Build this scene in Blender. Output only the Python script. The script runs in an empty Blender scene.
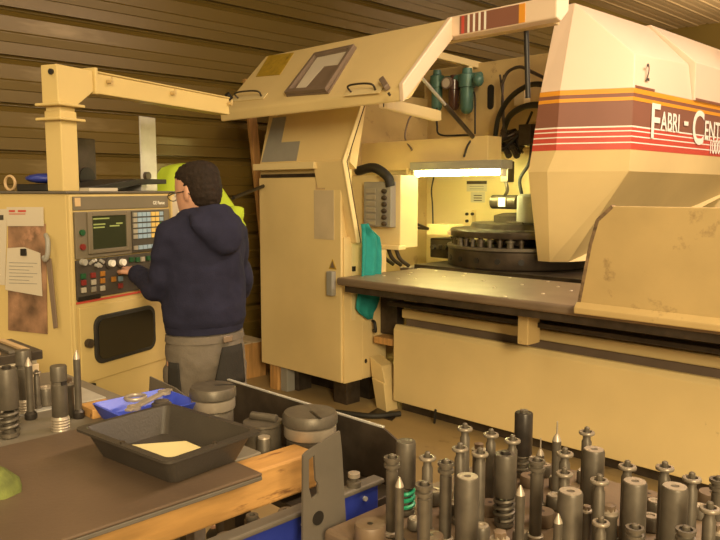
import bpy, bmesh, math, random
from mathutils import Vector, Matrix, noise
random.seed(7)
SC = bpy.context.scene
COL = SC.collection
PI = math.pi
# ------------------------------------------------------------------ camera
FPX = 745.0; PITCH = math.atan(80/745.0); CAMH = 1.58
S2 = math.sqrt(.5)
FW = Vector((-S2*math.cos(PITCH), S2*math.cos(PITCH), -math.sin(PITCH)))
RT = Vector((S2, S2, 0)); UP = RT.cross(FW)
CAM = Vector((0, 0, CAMH))
cd = bpy.data.cameras.new('camera'); cam = bpy.data.objects.new('camera', cd); COL.objects.link(cam)
cd.sensor_width = 36; cd.lens = FPX/720*36; cd.clip_start = .02
cam.matrix_world = Matrix(((RT.x, UP.x, -FW.x, 0), (RT.y, UP.y, -FW.y, 0), (RT.z, UP.z, -FW.z, CAMH), (0, 0, 0, 1)))
SC.camera = cam
def ray(x, y): return FW*FPX + RT*(x-360) - UP*(y-270)
def onz(x, y, z): d = ray(x, y); return CAM + d*((z-CAMH)/d.z)
def onX(x, y, X): d = ray(x, y); return CAM + d*(X/d.x)
def onY(x, y, Y): d = ray(x, y); return CAM + d*(Y/d.y)
def onP(x, y, p, n): d = ray(x, y); return CAM + d*((p-CAM).dot(n)/d.dot(n))
# ------------------------------------------------------------------ world, lights, exposure
w = bpy.data.worlds.new('world'); SC.world = w; w.use_nodes = True
w.node_tree.nodes['Background'].inputs[0].default_value = (1.0, .76, .42, 1)
w.node_tree.nodes['Background'].inputs[1].default_value = .56
WARM = (1.0, .79, .46)
def area(name, loc, size, sy, power, col=WARM, aim=None):
    l = bpy.data.lights.new(name, 'AREA'); l.shape = 'RECTANGLE'; l.size = size; l.size_y = sy; l.energy = power; l.color = col
    o = bpy.data.objects.new(name, l); COL.objects.link(o); o.location = loc
    d = (Vector(aim)-Vector(loc)) if aim else Vector((0, 0, -1))
    o.rotation_euler = d.to_track_quat('-Z', 'Y').to_euler()
    return o
area('hall_lamp_over_tools', (.5, .6, 4.1), .3, 2.4, 16)
area('fill_light_over_aisle', (.3, 2.2, 4.1), .35, 2.6, 62)  # added fill light without a known fixture, brightens the machine front
area('fill_light_across_aisle', (4.2, -2.2, 3.8), 1.2, 2.6, 500, WARM, (-2.5, 3.5, .7))  # unseen light added as fill for the front panels and console
area('ceiling_fill_uplight', (-.3, 4.6, 3.9), .35, 2.6, 70, (1, .80, .54), (-.3, 4.6, 5))  # added upward light, only there to brighten the ceiling
area('far_ceiling_fill_uplight', (-2.2, 10.6, 3.5), .35, 2.6, 165, (1, .80, .58), (-2.6, 10.8, 5))  # second added uplight, lifts the far strip of ceiling
area('hall_lamp_by_machine', (-.3, 4.6, 4.1), .35, 2.6, 92, (1, .80, .70))
area('hall_lamp_over_console', (-3.3, -.6, 4.1), .3, 2.4, 26)
SC.view_settings.view_transform = 'Standard'; SC.view_settings.look = 'None'
SC.view_settings.gamma = 1; SC.view_settings.use_curve_mapping = False
SC.view_settings.exposure = .55
# ------------------------------------------------------------------ materials
def lin(c): return tuple((v/255/12.92 if v/255 < .04045 else ((v/255+.055)/1.055)**2.4) for v in c)
MATS = {}
def mat(name, col, rough=.5, metal=0, var=.12, scale=6, bump=0, bscale=60, spots=None, emit=None, spec=.5, stretch=None, trans=0):
    m = bpy.data.materials.new(name); m.use_nodes = True; nt = m.node_tree; N = nt.nodes; L = nt.links
    b = N['Principled BSDF']
    b.inputs['Roughness'].default_value = rough; b.inputs['Metallic'].default_value = metal
    b.inputs['Specular IOR Level'].default_value = spec
    tc = N.new('ShaderNodeTexCoord'); src = tc.outputs['Object']
    if stretch:
        mp = N.new('ShaderNodeMapping'); mp.inputs['Scale'].default_value = stretch; L.new(src, mp.inputs['Vector']); src = mp.outputs['Vector']
    nz = N.new('ShaderNodeTexNoise'); nz.inputs['Scale'].default_value = scale; nz.inputs['Detail'].default_value = 5; L.new(src, nz.inputs['Vector'])
    cr = N.new('ShaderNodeValToRGB'); L.new(nz.outputs['Fac'], cr.inputs['Fac'])
    cr.color_ramp.elements[0].position = .3; cr.color_ramp.elements[1].position = .72
    cr.color_ramp.elements[0].color = (*[max(0, v*(1-var)) for v in col], 1)
    cr.color_ramp.elements[1].color = (*[min(1, v*(1+var)) for v in col], 1)
    out = cr.outputs['Color']
    if spots:
        sc_, thr, scol, amt = spots
        n2 = N.new('ShaderNodeTexNoise'); n2.inputs['Scale'].default_value = sc_; n2.inputs['Detail'].default_value = 6; n2.inputs['Roughness'].default_value = .65; L.new(src, n2.inputs['Vector'])
        r2 = N.new('ShaderNodeValToRGB'); r2.color_ramp.elements[0].position = thr; r2.color_ramp.elements[1].position = min(1, thr+.08); L.new(n2.outputs['Fac'], r2.inputs['Fac'])
        r2.color_ramp.elements[0].color = (0, 0, 0, 1); r2.color_ramp.elements[1].color = (amt, amt, amt, 1)
        mx = N.new('ShaderNodeMix'); mx.data_type = 'RGBA'; L.new(r2.outputs['Color'], mx.inputs[0]); L.new(out, mx.inputs[6]); mx.inputs[7].default_value = (*scol, 1)
        out = mx.outputs[2]
    L.new(out, b.inputs['Base Color'])
    if bump:
        n3 = N.new('ShaderNodeTexNoise'); n3.inputs['Scale'].default_value = bscale; n3.inputs['Detail'].default_value = 3; L.new(src, n3.inputs['Vector'])
        bp = N.new('ShaderNodeBump'); bp.inputs['Strength'].default_value = bump; bp.inputs['Distance'].default_value = .01; L.new(n3.outputs['Fac'], bp.inputs['Height']); L.new(bp.outputs['Normal'], b.inputs['Normal'])
    if emit:
        b.inputs['Emission Color'].default_value = (*emit[0], 1); b.inputs['Emission Strength'].default_value = emit[1]
    if trans: b.inputs['Transmission Weight'].default_value = trans
    MATS[name] = m
    return m
GRIME = (.16, .10, .04)
mat('paint', (.74, .57, .275), .42, 0, .09, 1.6, .03, 90, (7, .70, GRIME, .55))
mat('paint_clean', (.76, .61, .32), .4, 0, .06, 1.3, .02, 90, (9, .74, GRIME, .4))
mat('paint_head_lit', (.78, .61, .455), .42, 0, .05, 1.3, .02, 90, (6, .74, (.4, .28, .1), .45))  # cream paint whitened to stand in for lamp glare on the head top
mat('paint_worn_and_shade', (.52, .375, .165), .42, 0, .14, 2.2, .05, 60, (6, .60, (.22, .14, .06), .65))  # worn cream paint; also darkens bay wall and upper plate as hood shade
mat('console_paint', (.60, .455, .19), .45, 0, .08, 2, .02, 90, (11, .72, GRIME, .5))
mat('chipped', (.20, .13, .07), .6, 0, .5, 40, .2, 120)
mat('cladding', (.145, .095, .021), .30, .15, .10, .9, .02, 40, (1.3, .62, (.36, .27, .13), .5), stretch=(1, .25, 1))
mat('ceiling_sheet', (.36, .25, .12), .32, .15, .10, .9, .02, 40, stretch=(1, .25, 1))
mat('concrete', (.36, .255, .12), .55, 0, .2, 1.4, .06, 30, (2.2, .6, (.14, .085, .035), .7))
mat('brown_band', (.24, .10, .065), .45, 0, .06, 3)
mat('red', (.55, .075, .05), .45, 0, .06, 3)
mat('orange', (.78, .33, .03), .45, 0, .06, 3)
mat('white_print', (.86, .83, .74), .5, 0, .03, 5)
mat('black', (.015, .013, .011), .4, 0, .2, 8)
mat('rubber', (.02, .018, .015), .6, 0, .2, 8)
mat('black_gloss', (.006, .006, .005), .12, 0, .1, 8)
mat('dark_steel', (.09, .07, .052), .42, .6, .3, 14, .06, 70)
mat('oily_steel', (.06, .045, .032), .38, .5, .4, 10, .08, 70)
mat('table_steel', (.28, .21, .15), .48, .55, .12, 5, .03, 60, (9, .66, (.2, .15, .1), .5))
mat('tool_steel', (.125, .105, .080), .46, .4, .22, 25, .03, 160)
mat('tool_bright', (.42, .355, .28), .4, .45, .15, 25, .03, 160)
mat('tool_mid', (.28, .235, .18), .42, .45, .2, 25, .03, 160)
mat('tool_black', (.05, .042, .036), .38, .5, .25, 25, .03, 160)
mat('galvanised', (.62, .60, .55), .4, .45, .12, 12, .02, 60)
mat('grey_plate', (.145, .125, .10), .5, .25, .14, 6, .03, 60)
mat('grey_paint', (.30, .285, .25), .5, 0, .08, 6)
mat('bench_top', (.22, .19, .145), .5, .2, .14, 6, .03, 60, (14, .66, (.2, .15, .09), .5))
mat('bench_board', (.125, .085, .056), .42, .05, .16, 4, .05, 90, (10, .67, (.12, .08, .045), .6))
mat('cart_top', (.16, .11, .07), .5, .05, .2, 7, .05, 90, (12, .64, (.16, .1, .06), .6))
mat('wood', (.50, .27, .085), .55, 0, .30, 7, .08, 40, (9, .60, (.15, .06, .02), .85), stretch=(3, .55, 3))
mat('old_wood', (.50, .27, .09), .6, 0, .3, 6, .08, 40, stretch=(6, 6, .6))
mat('black_plastic', (.048, .040, .032), .42, 0, .15, 8, .08, 160)
mat('cream_sheet', (.70, .60, .30), .7, 0, .05, 4)
mat('blue_plastic', (.05, .09, .62), .35, 0, .08, 6)
mat('blue_dark', (.02, .035, .26), .4, 0, .12, 6)
mat('teal_cloth', (.012, .25, .235), .85, 0, .15, 12, .15, 150)
mat('lime_cloth', (.42, .55, .03), .8, 0, .1, 10, .1, 150)
mat('paper', (.58, .51, .40), .75, 0, .05, 4)
mat('paper_grey', (.50, .44, .35), .75, 0, .08, 4)
mat('faded_sheet', (.56, .45, .29), .7, 0, .1, 5)
for n_, c_ in (('red', (.20, .022, .018)), ('orange', (.34, .14, .02)), ('white_print', (.38, .34, .27)), ('green', (.014, .085, .03)), ('key_blue', (.16, .23, .30)), ('key_grey', (.22, .20, .16))): mat('button_'+n_, c_, .45)
mat('bezel', (.17, .14, .095), .5, 0, .07, 6)
mat('panel_dark', (.06, .05, .04), .5, 0, .1, 6)
mat('key_blue', (.30, .42, .55), .5, 0, .1, 6)
mat('key_yellow', (.75, .52, .16), .5, 0, .1, 6)
mat('key_grey', (.34, .31, .25), .5, 0, .1, 6)
mat('green', (.03, .22, .05), .45, 0, .1, 6)
mat('spring_green', (.02, .30, .16), .4, .1, .1, 6)
mat('sea_green', (.075, .17, .135), .4, .1, .12, 10)
mat('glass_brown', (.07, .03, .02), .2, 0, .1, 6)
mat('screen', (.018, .020, .010), .18, 0, .1, 3, emit=((.10, .10, .03), .12))
mat('screen_text', (.22, .26, .08), .5, 0, .1, 3, emit=((.6, .6, .15), .12))
mat('tube_glow', (1, 1, 1), .4, emit=((1, .95, .36), 70))
mat('plaque_yellow', (.46, .30, .03), .45, .1, .2, 20, 0, 60, (18, .58, (.16, .1, .02), .7))
mat('brown_plastic', (.19, .135, .095), .45, 0, .1, 6)
mat('navy', (.019, .019, .041), .92, 0, .15, 14, .25, 220, spec=.2)
mat('trouser', (.145, .122, .098), .9, 0, .12, 14, .2, 160, spec=.2)
mat('trouser_dark', (.030, .027, .024), .9, 0, .12, 14, .2, 160, spec=.2)
mat('skin', (.56, .30, .20), .5, 0, .08, 14)
mat('hair', (.020, .012, .008), .8, 0, .25, 60, .3, 120, spec=.25)
mat('eye_white', (.8, .8, .78), .3)
mat('shoe', (.03, .026, .022), .6, 0, .1, 10)
mat('cardboard', (.62, .50, .33), .7, 0, .08, 5)
mat('photo_print', (.30, .17, .10), .45, 0, .65, 9, 0, 60, (6, .56, (.5, .27, .17), .8))
mat('straw', (.55, .38, .2), .6, 0, .1, 10)
mat('moss', (.13, .15, .03), .8, 0, .3, 30, .2, 100)
mat('slug_metal', (.8, .72, .55), .3, .3, .05, 10)
# ------------------------------------------------------------------ mesh helpers
def BM(): return bmesh.new()
def box(bm, x0, x1, y0, y1, z0, z1):
    v = [bm.verts.new(p) for p in ((x0,y0,z0),(x1,y0,z0),(x1,y1,z0),(x0,y1,z0),(x0,y0,z1),(x1,y0,z1),(x1,y1,z1),(x0,y1,z1))]
    for f in ((0,3,2,1),(4,5,6,7),(0,1,5,4),(1,2,6,5),(2,3,7,6),(3,0,4,7)): bm.faces.new([v[i] for i in f])
    return bm
def obox(bm, o, ax, ay, az):
    """box spanned by three vectors from corner o"""
    o, ax, ay, az = map(Vector, (o, ax, ay, az)); P = [o, o+ax, o+ax+ay, o+ay]
    v = [bm.verts.new(p) for p in P] + [bm.verts.new(p+az) for p in P]
    for f in ((0,3,2,1),(4,5,6,7),(0,1,5,4),(1,2,6,5),(2,3,7,6),(3,0,4,7)): bm.faces.new([v[i] for i in f])
    return bm
def prism(bm, pts, ext):
    """polygon of 3D points extruded by vector ext"""
    pts = [Vector(p) for p in pts]; ext = Vector(ext)
    a = [bm.verts.new(p) for p in pts]; b = [bm.verts.new(p+ext) for p in pts]; n = len(pts)
    bm.faces.new(a[::-1]); bm.faces.new(b)
    for i in range(n): bm.faces.new((a[i], a[(i+1) % n], b[(i+1) % n], b[i]))
    return bm
def ringed(bm, rings, cap=True, closed=False):
    R = [[bm.verts.new(p) for p in r] for r in rings]; n = len(R[0])
    pairs = list(zip(R[:-1], R[1:])) + ([(R[-1], R[0])] if closed else [])
    for a, b in pairs:
        for i in range(n): bm.faces.new((a[i], a[(i+1) % n], b[(i+1) % n], b[i]))
    if cap and not closed: bm.faces.new(R[0][::-1]); bm.faces.new(R[-1])
    return bm
def lathe(bm, prof, c=(0, 0, 0), seg=20):
    c = Vector(c)
    return ringed(bm, [[c+Vector((max(r, 1e-4)*math.cos(2*PI*i/seg), max(r, 1e-4)*math.sin(2*PI*i/seg), z)) for i in range(seg)] for r, z in prof])
def frame(d):
    d = d.normalized(); a = Vector((0, 0, 1)) if abs(d.z) < .95 else Vector((1, 0, 0))
    u = d.cross(a).normalized(); return u, d.cross(u).normalized()
def tube(bm, pts, r, seg=8, cap=True):
    pts = [Vector(p) for p in pts]; rs = r if isinstance(r, (list, tuple)) else [r]*len(pts); rings = []; u = None
    for i, p in enumerate(pts):
        d = (pts[min(i+1, len(pts)-1)]-pts[max(i-1, 0)])
        if u is None: u, v = frame(d)
        else:
            d = d.normalized(); u = (u-d*u.dot(d)).normalized(); v = d.cross(u)
        rings.append([p+(u*math.cos(2*PI*k/seg)+v*math.sin(2*PI*k/seg))*rs[i] for k in range(seg)])
    return ringed(bm, rings, cap)
def curve(pts, n=8):
    """Catmull-Rom through points"""
    P = [Vector(p) for p in pts]; P = [P[0]*2-P[1]]+P+[P[-1]*2-P[-2]]; out = []
    for i in range(1, len(P)-2):
        for k in range(n):
            t = k/n; a, b, c, d = P[i-1:i+3]
            out.append(.5*((2*b)+(c-a)*t+(2*a-5*b+4*c-d)*t*t+(3*b-a-3*c+d)*t**3))
    return out+[P[-2]]
def spring(bm, c, R, r, z0, z1, turns, seg=6, per=14):
    n = int(turns*per); c = Vector(c)
    return tube(bm, [c+Vector((R*math.cos(2*PI*k/per), R*math.sin(2*PI*k/per), z0+(z1-z0)*k/n)) for k in range(n+1)], r, seg)
def ell(bm, c, rx, ry, rz, seg=14, rot=None):
    c = Vector(c); rings = []
    for j in range(seg//2+1):
        a = -PI/2+PI*j/(seg//2); cr = max(math.cos(a), .02)
        r = [Vector((rx*cr*math.cos(2*PI*i/seg), ry*cr*math.sin(2*PI*i/seg), rz*math.sin(a))) for i in range(seg)]
        rings.append([c+(rot @ q if rot else q) for q in r])
    return ringed(bm, rings)
INV = {}
def obj(name, bm, m, parent=None, smooth=None, bev=0, local=False, seg=2):
    bmesh.ops.remove_doubles(bm, verts=bm.verts, dist=1e-6)
    bmesh.ops.recalc_face_normals(bm, faces=bm.faces)
    if bev:
        es = [e for e in bm.edges if len(e.link_faces) == 2 and e.calc_face_angle(0) > .5]
        try: bmesh.ops.bevel(bm, geom=es, offset=bev, segments=seg, profile=.5, affect='EDGES', clamp_overlap=True)
        except Exception: pass
    if parent is not None and not local and parent.name in INV: bm.transform(INV[parent.name])
    me = bpy.data.meshes.new(name); bm.to_mesh(me); bm.free()
    o = bpy.data.objects.new(name, me); COL.objects.link(o)
    me.materials.append(MATS[m] if isinstance(m, str) else m)
    if smooth is not None:
        for p in me.polygons: p.use_smooth = True
        me.set_sharp_from_angle(angle=math.radians(smooth))
    if parent is not None:
        o.parent = parent
        if parent.name in INV: INV[o.name] = INV[parent.name]
    return o
def tag(o, label, cat, group=None):
    o['label'] = label; o['category'] = cat
    if group: o['group'] = group
    return o
def thing(name, label, cat, loc=(0, 0, 0), rz=0, group=None):
    o = bpy.data.objects.new(name, None); COL.objects.link(o); o.empty_display_size = .1
    o.location = loc; o.rotation_euler = (0, 0, rz)
    INV[o.name] = (Matrix.Translation(Vector(loc)) @ Matrix.Rotation(rz, 4, 'Z')).inverted()
    return tag(o, label, cat, group)
def structure(o): o['kind'] = 'structure'; return o
def one(name, bm, m, label, cat, loc, group=None, **k):
    """single-mesh thing built in world coordinates, origin moved to loc"""
    bm.transform(Matrix.Translation(-Vector(loc)))
    o = obj(name, bm, m, **k); o.location = loc
    return tag(o, label, cat, group)
def B(*a): return box(BM(), *a)
def textmesh(txt, size, ext=.0008, align='LEFT'):
    c = bpy.data.curves.new('t', 'FONT'); c.body = txt; c.size = size; c.extrude = ext; c.align_x = align; c.offset = size*.012
    o = bpy.data.objects.new('t', c); COL.objects.link(o); bpy.context.view_layer.update()
    me = bpy.data.meshes.new_from_object(o.evaluated_get(bpy.context.evaluated_depsgraph_get()))
    bpy.data.objects.remove(o); bpy.data.curves.remove(c)
    bm = BM(); bm.from_mesh(me); bpy.data.meshes.remove(me); return bm
def place(bm, o, ux, uy):
    """map local x,y,z of a bmesh onto origin o, axes ux, uy and their cross product"""
    ux, uy = Vector(ux).normalized(), Vector(uy).normalized(); uz = ux.cross(uy); o = Vector(o)
    bm.transform(Matrix(((ux.x, uy.x, uz.x, o.x), (ux.y, uy.y, uz.y, o.y), (ux.z, uy.z, uz.z, o.z), (0, 0, 0, 1)))); return bm
# ------------------------------------------------------------------ the hall
XW = -5.6; PER = .335; ZC = 4.3
structure(obj('floor', B(XW-.1, 4, -4, 13, -.1, 0), 'concrete'))
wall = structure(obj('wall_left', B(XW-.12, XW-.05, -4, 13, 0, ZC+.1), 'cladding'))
ceil = structure(obj('ceiling', B(XW-.1, 4, -4, 13, ZC+.05, ZC+.12), 'ceiling_sheet'))
structure(obj('wall_back', B(XW-.1, 4, 13, 13.1, 0, ZC+.1), 'cladding'))
# one tray: flat web with a fine crease, small rib, deep joint groove (u across, d towards the hall)
PROF = [(0, -.07), (0, -.006), (.036, -.020), (.048, -.040), (.064, -.042), (.066, .002), (.150, .002), (.153, -.003), (.156, .002), (.214, .006), (.219, .006), (.232, -.006), (.3345, -.006), (.3345, -.07)]
bm = BM(); prism(bm, [(d, -4, u) for u, d in PROF], (0, 17, 0))
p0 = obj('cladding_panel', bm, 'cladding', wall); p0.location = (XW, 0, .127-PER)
bm = BM(); prism(bm, [(u, -4, -d) for u, d in PROF], (0, 17, 0))
c0 = obj('cladding_panel', bm, 'ceiling_sheet', ceil); c0.location = (XW, 0, ZC)
for i in range(1, 14):
    o = p0.copy(); COL.objects.link(o); o.location = (XW, 0, .127+(i-1)*PER)
for i in range(1, 28):
    o = c0.copy(); COL.objects.link(o); o.location = (XW+i*PER, 0, ZC)
# ------------------------------------------------------------------ punch press
M = thing('punch_press', 'big cream punch press with raised hood and striped brown head', 'machine', (-3.0, 4.2, 0))
TZ = .98; CX0, CX1, CY = -4.72, -3.77, 3.6
# electrical cabinet
obj('cabinet_rear', B(CX0, CX1, 3.79, 4.05, .2, 1.14), 'paint', M, bev=.006)
cab = obj('cabinet', B(CX0, CX1-.03, CY+.012, 3.72, .2, 1.80), 'paint', M, bev=.006)
door = obj('door', B(CX0+.01, CX1-.012, CY-.008, CY+.012, .205, 1.672), 'paint', cab, bev=.005)
bm = BM(); a = onY(328, 271, CY-.03); b = onY(334, 296, CY-.03); box(bm, a.x, b.x, CY-.05, CY-.008, b.z, a.z); obj('door_handle', bm, 'grey_paint', cab, bev=.006)
q = onY(332.5, 265, CY-.01); bm = BM()
prism(bm, [(q.x-.04, CY-.0085, q.z-.03), (q.x+.04, CY-.0085, q.z-.03), (q.x, CY-.0085, q.z+.045)], (0, -.002, 0)); obj('warning_triangle', bm, 'plaque_yellow', cab)
bm = BM(); prism(bm, [(q.x-.024, CY-.0106, q.z-.02), (q.x+.024, CY-.0106, q.z-.02), (q.x, CY-.0106, q.z+.03)], (0, -.001, 0)); obj('warning_print', bm, 'brown_plastic', cab)
bm = BM(); a = onY(314, 186, CY-.01); b = onY(334, 240, CY-.01); box(bm, a.x, b.x, CY-.0115, CY-.0085, b.z, a.z-.03); obj('notice_sheet', bm, 'faded_sheet', cab)
bm = BM(); box(bm, a.x+.02, b.x-.09, CY-.0115, CY-.0085, a.z-.025, a.z+.05); obj('notice_plate', bm, 'straw', cab)
bm = BM(); ell(bm, (CX1+.001, 3.83, .33), .004, .014, .018, 10); obj('hole', bm, 'black', cab, 40)
bm = BM(); box(bm, CX1-.001, CX1+.004, 3.68, 3.72, .65, 1.2); obj('hinge_strip', bm, 'paint_clean', cab)
bm = BM(); box(bm, CX1, CX1+.012, 3.685, 3.715, 1.005, 1.04); obj('latch', bm, 'black', cab)
# plinth feet and the brown/wood chocks under the cabinet
for x in (-4.55, -4.0):
    bm = B(x, x+.14, 3.72, 3.86, 0, .2); obj('foot', bm, 'dark_steel', M, bev=.004)
obj('skirt', B(-4.6, -3.85, 3.95, 4.03, 0, .2), 'oily_steel', M)
# sloping upper fascia above the ledge, and the kneed apron on its right
XR = -3.70
kz, ky = 1.775, onX(344, 168, XR).y
tq = onX(362, 106, XR); bq = onX(358, 243, XR)
bm = BM(); prism(bm, [(CX0, ky+.065, kz), (CX0, tq.y-.01, 2.16), (CX0, tq.y+.05, 2.16), (CX0, ky+.13, kz-.05)], (XR-CX0-.012, 0, 0)); fas = obj('fascia', bm, 'paint', M)
obj('door_gap', B(CX0+.03, -4.0, CY-.004, CY+.012, 1.674, 1.70), 'oily_steel', M)
obj('ledge', B(CX0+.02, -3.99, ky-.02, ky+.16, kz-.045, kz+.004), 'paint_clean', M, bev=.004)
bm = BM(); prism(bm, [(-4.02, ky, kz), (-4.02, bq.y, bq.z), (-4.02, bq.y+.03, bq.z), (-4.02, ky+.05, kz)], (.31, 0, 0)); obj('apron', bm, 'paint', M)
bm = BM(); e = .022
obj('cabinet_side', B(CX1-.02, CX1, CY+.012, 3.79, .2, 1.25), 'paint', M)
pr = [(ky-.012, kz), (tq.y-.012, 2.16), (tq.y+.02, 2.16), (ky+.025, kz), (bq.y+.025, bq.z), (bq.y-.012, bq.z)]
prism(bm, [(XR-.012, y, z) for y, z in (pr[0], pr[1], pr[2], pr[3], pr[4], pr[5])], (.014, 0, 0)); obj('flange', bm, 'paint_clean', M, bev=.004)
bm = BM(); prism(bm, [(XR-.012, y, z) for y, z in ((ky+.026, kz), (tq.y+.022, 2.16), (tq.y+.032, 2.16), (ky+.037, kz), (bq.y+.036, bq.z), (bq.y+.026, bq.z))], (.010, 0, 0)); obj('seal_strip', bm, 'glass_brown', M)
# grey L patch of bare metal on the fascia
sl = Vector((0, tq.y-.01-ky-.065, 2.16-kz)).normalized(); nrm = Vector((0, -sl.z, sl.y))
def onfas(u, v, off=.003): return Vector((u, ky+.065, kz))+sl*v+nrm*off
bm = BM(); pts = [(-4.70, .02), (-4.28, .02), (-4.28, .17), (-4.50, .17), (-4.50, .375), (-4.66, .375)]
prism(bm, [onfas(u, v) for u, v in pts], nrm*.003); obj('bare_patch', bm, 'grey_paint', fas)
# raised hood: sloped panel with rolled lip, right flange, header along the top
HX0, HX1 = -4.77, -2.95
ht = Vector((0, 3.725, 2.63)); hb = Vector((0, 3.30, 2.19))
hd = (hb-ht).normalized(); hn = Vector((0, hd.z, -hd.y)).normalized()
if hn.y > 0: hn = -hn
prof = [ht, hb, hb+Vector((0, -.022, -.03)), hb+Vector((0, -.012, -.10)), hb+Vector((0, .08, -.07)), ht+Vector((0, .05, -.06))]
bm = BM(); prism(bm, [(HX0, p.y, p.z) for p in prof], (HX1-HX0, 0, 0)); hood = obj('hood', bm, 'paint', M, bev=.012)
hl = (hb-ht).length
def onhood(x, v, off=.002): return Vector((x, 0, 0))+ht+hd*v+hn*off
def hoodpx(x, y, off=.002):
    q = onP(x, y, Vector((-3, ht.y, ht.z)), hn); return q.x, (q-Vector((q.x, ht.y, ht.z))).dot(hd)
bm = BM(); prism(bm, [(HX1-.005, ht.y-.01, ht.z+.005), (HX1-.005, hb.y-.03, hb.z), (HX1-.005, hb.y-.02, hb.z-.10), (HX1-.005, hb.y+.05, hb.z-.04), (HX1-.005, ht.y+.08, ht.z-.055)], (.035, 0, 0)); obj('hood_flange', bm, 'paint_head_lit', hood, bev=.006)
bm = BM(); prism(bm, [(HX1, ht.y-.01, ht.z+.005), (HX1, ht.y-.01, ht.z-.115), (HX1, ht.y+.04, ht.z-.13), (HX1, ht.y+.12, ht.z-.06), (HX1, ht.y+.12, ht.z+.01)], (-2.20-HX1, 0, 0)); hdr = obj('hood_header', bm, 'paint_head_lit', M, bev=.008)
for i, (x0, x1, m) in enumerate([(-2.86, -2.44, 'brown_band'), (-2.845, -2.825, 'red'), (-2.80, -2.785, 'white_print'), (-2.76, -2.745, 'white_print'), (-2.72, -2.705, 'white_print'), (-2.68, -2.665, 'white_print'), (-2.44, -2.40, 'orange')]):
    t = .001+.001*(i > 0); bm = B(x0, x1, ht.y-.0105-t, ht.y-.0095, ht.z-.11, ht.z-.005); obj('stripe', bm, m, hdr)
bm = BM(); a = onY(531, 16, 3.84); prism(bm, [(a.x-.09, 3.83, a.z+.06), (a.x+.09, 3.83, a.z+.06), (a.x+.06, 3.83, a.z-.035), (a.x-.04, 3.83, a.z-.035)], (0, .04, 0)); obj('strut_bracket', bm, 'paint_head_lit', hdr, bev=.006)
obj('hinge_beam', B(-4.7, -2.25, 3.77, 3.83, 2.50, 2.555), 'paint', M)
obj('hood_post', B(-4.70, -4.62, 3.70, 3.79, 1.80, 2.50), 'paint', M)
# plaque, framed sign and handles on the hood
(x0, v0), (x1, v1) = hoodpx(263, 58), hoodpx(287, 75)
def hquad(name, pts, m, th, parent=hood, off=.001):
    bm = BM(); prism(bm, [onhood(*hoodpx(x, y), off=off) for x, y in pts], hn*th); return obj(name, bm, m, parent)
hquad('plaque', [(269, 56), (294, 53), (280, 75), (256, 77)], 'plaque_yellow', .003)
hquad('sign_backing', [(316, 57), (357, 48), (329, 94), (287, 97)], 'brown_plastic', .012)
hquad('sign_sheet', [(319, 58), (354, 50.5), (343, 66), (325, 68), (306, 90), (297, 90)], 'paper', .002, off=.013)
fr = [onhood(*hoodpx(x, y), off=.012) for x, y in ((317, 57), (357, 48.5), (328, 93.5), (287, 96.5))]
for i in range(4):
    bm = BM(); a, b = fr[i], fr[(i+1) % 4]; c = (fr[0]+fr[1]+fr[2]+fr[3])/4
    d1, d2 = (c-a).normalized()*.045, (c-b).normalized()*.045
    prism(bm, [a, b, b+d2, a+d1], hn*.028); obj('sign_frame', bm, 'brown_plastic', hood, bev=.003)
for (ax, ay), (bx, by) in (((352, 93), (376, 91)), ((239, 99), (262, 97))):
    a, b = onhood(*hoodpx(ax, ay)), onhood(*hoodpx(bx, by))
    bm = BM(); tube(bm, curve([a, a+hn*.05, (a+b)/2+hn*.062, b+hn*.05, b], 5), .0065, 8); obj('hood_handle', bm, 'dark_steel', hood, 60)
    bm = BM(); obox(bm, a-hd*.03-Vector((.05, 0, 0)), (b-a)+Vector((.10, 0, 0)), hd*.06, hn*.006); obj('handle_plate', bm, 'paint_clean', hood, bev=.002)
a = onhood(*hoodpx(386, 80)); bm = BM(); obox(bm, a, Vector((.10, 0, 0))+hd*.09, Vector((-.02, 0, 0))+hd*.03, hn*.035); obj('latch_block', bm, 'brown_plastic', hood, bev=.006)
a = onhood(*hoodpx(231, 99)); bm = BM(); tube(bm, [a, a+hn*.05], .022, 10); obj('latch_knob', bm, 'black', hood, 40)
for x in (228, 391):
    a = onhood(*hoodpx(x, 97)); bm = BM(); tube(bm, [a+hn*.01, a+hn*.028], .008, 8); obj('bolt', bm, 'dark_steel', hood, 40)
# gas strut, lift arm
bm = BM(); s0 = Vector((HX1-.10, 3.52, 2.31)); s1 = onY(474, 138, 4.75); smid = s0.lerp(s1, .45)
tube(bm, [s0, smid], .011, 8); obj('hood_strut', bm, 'galvanised', M, 50)
bm = BM(); tube(bm, [smid, s1], .017, 8); obj('strut_cylinder', bm, 'dark_steel', M, 50)
a = onY(526, 20, 3.85); bm = BM(); q = onY(528, 98, 3.88); tube(bm, [a, q], .016, 8); obj('lift_cylinder', bm, 'black', M, 50)
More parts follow.
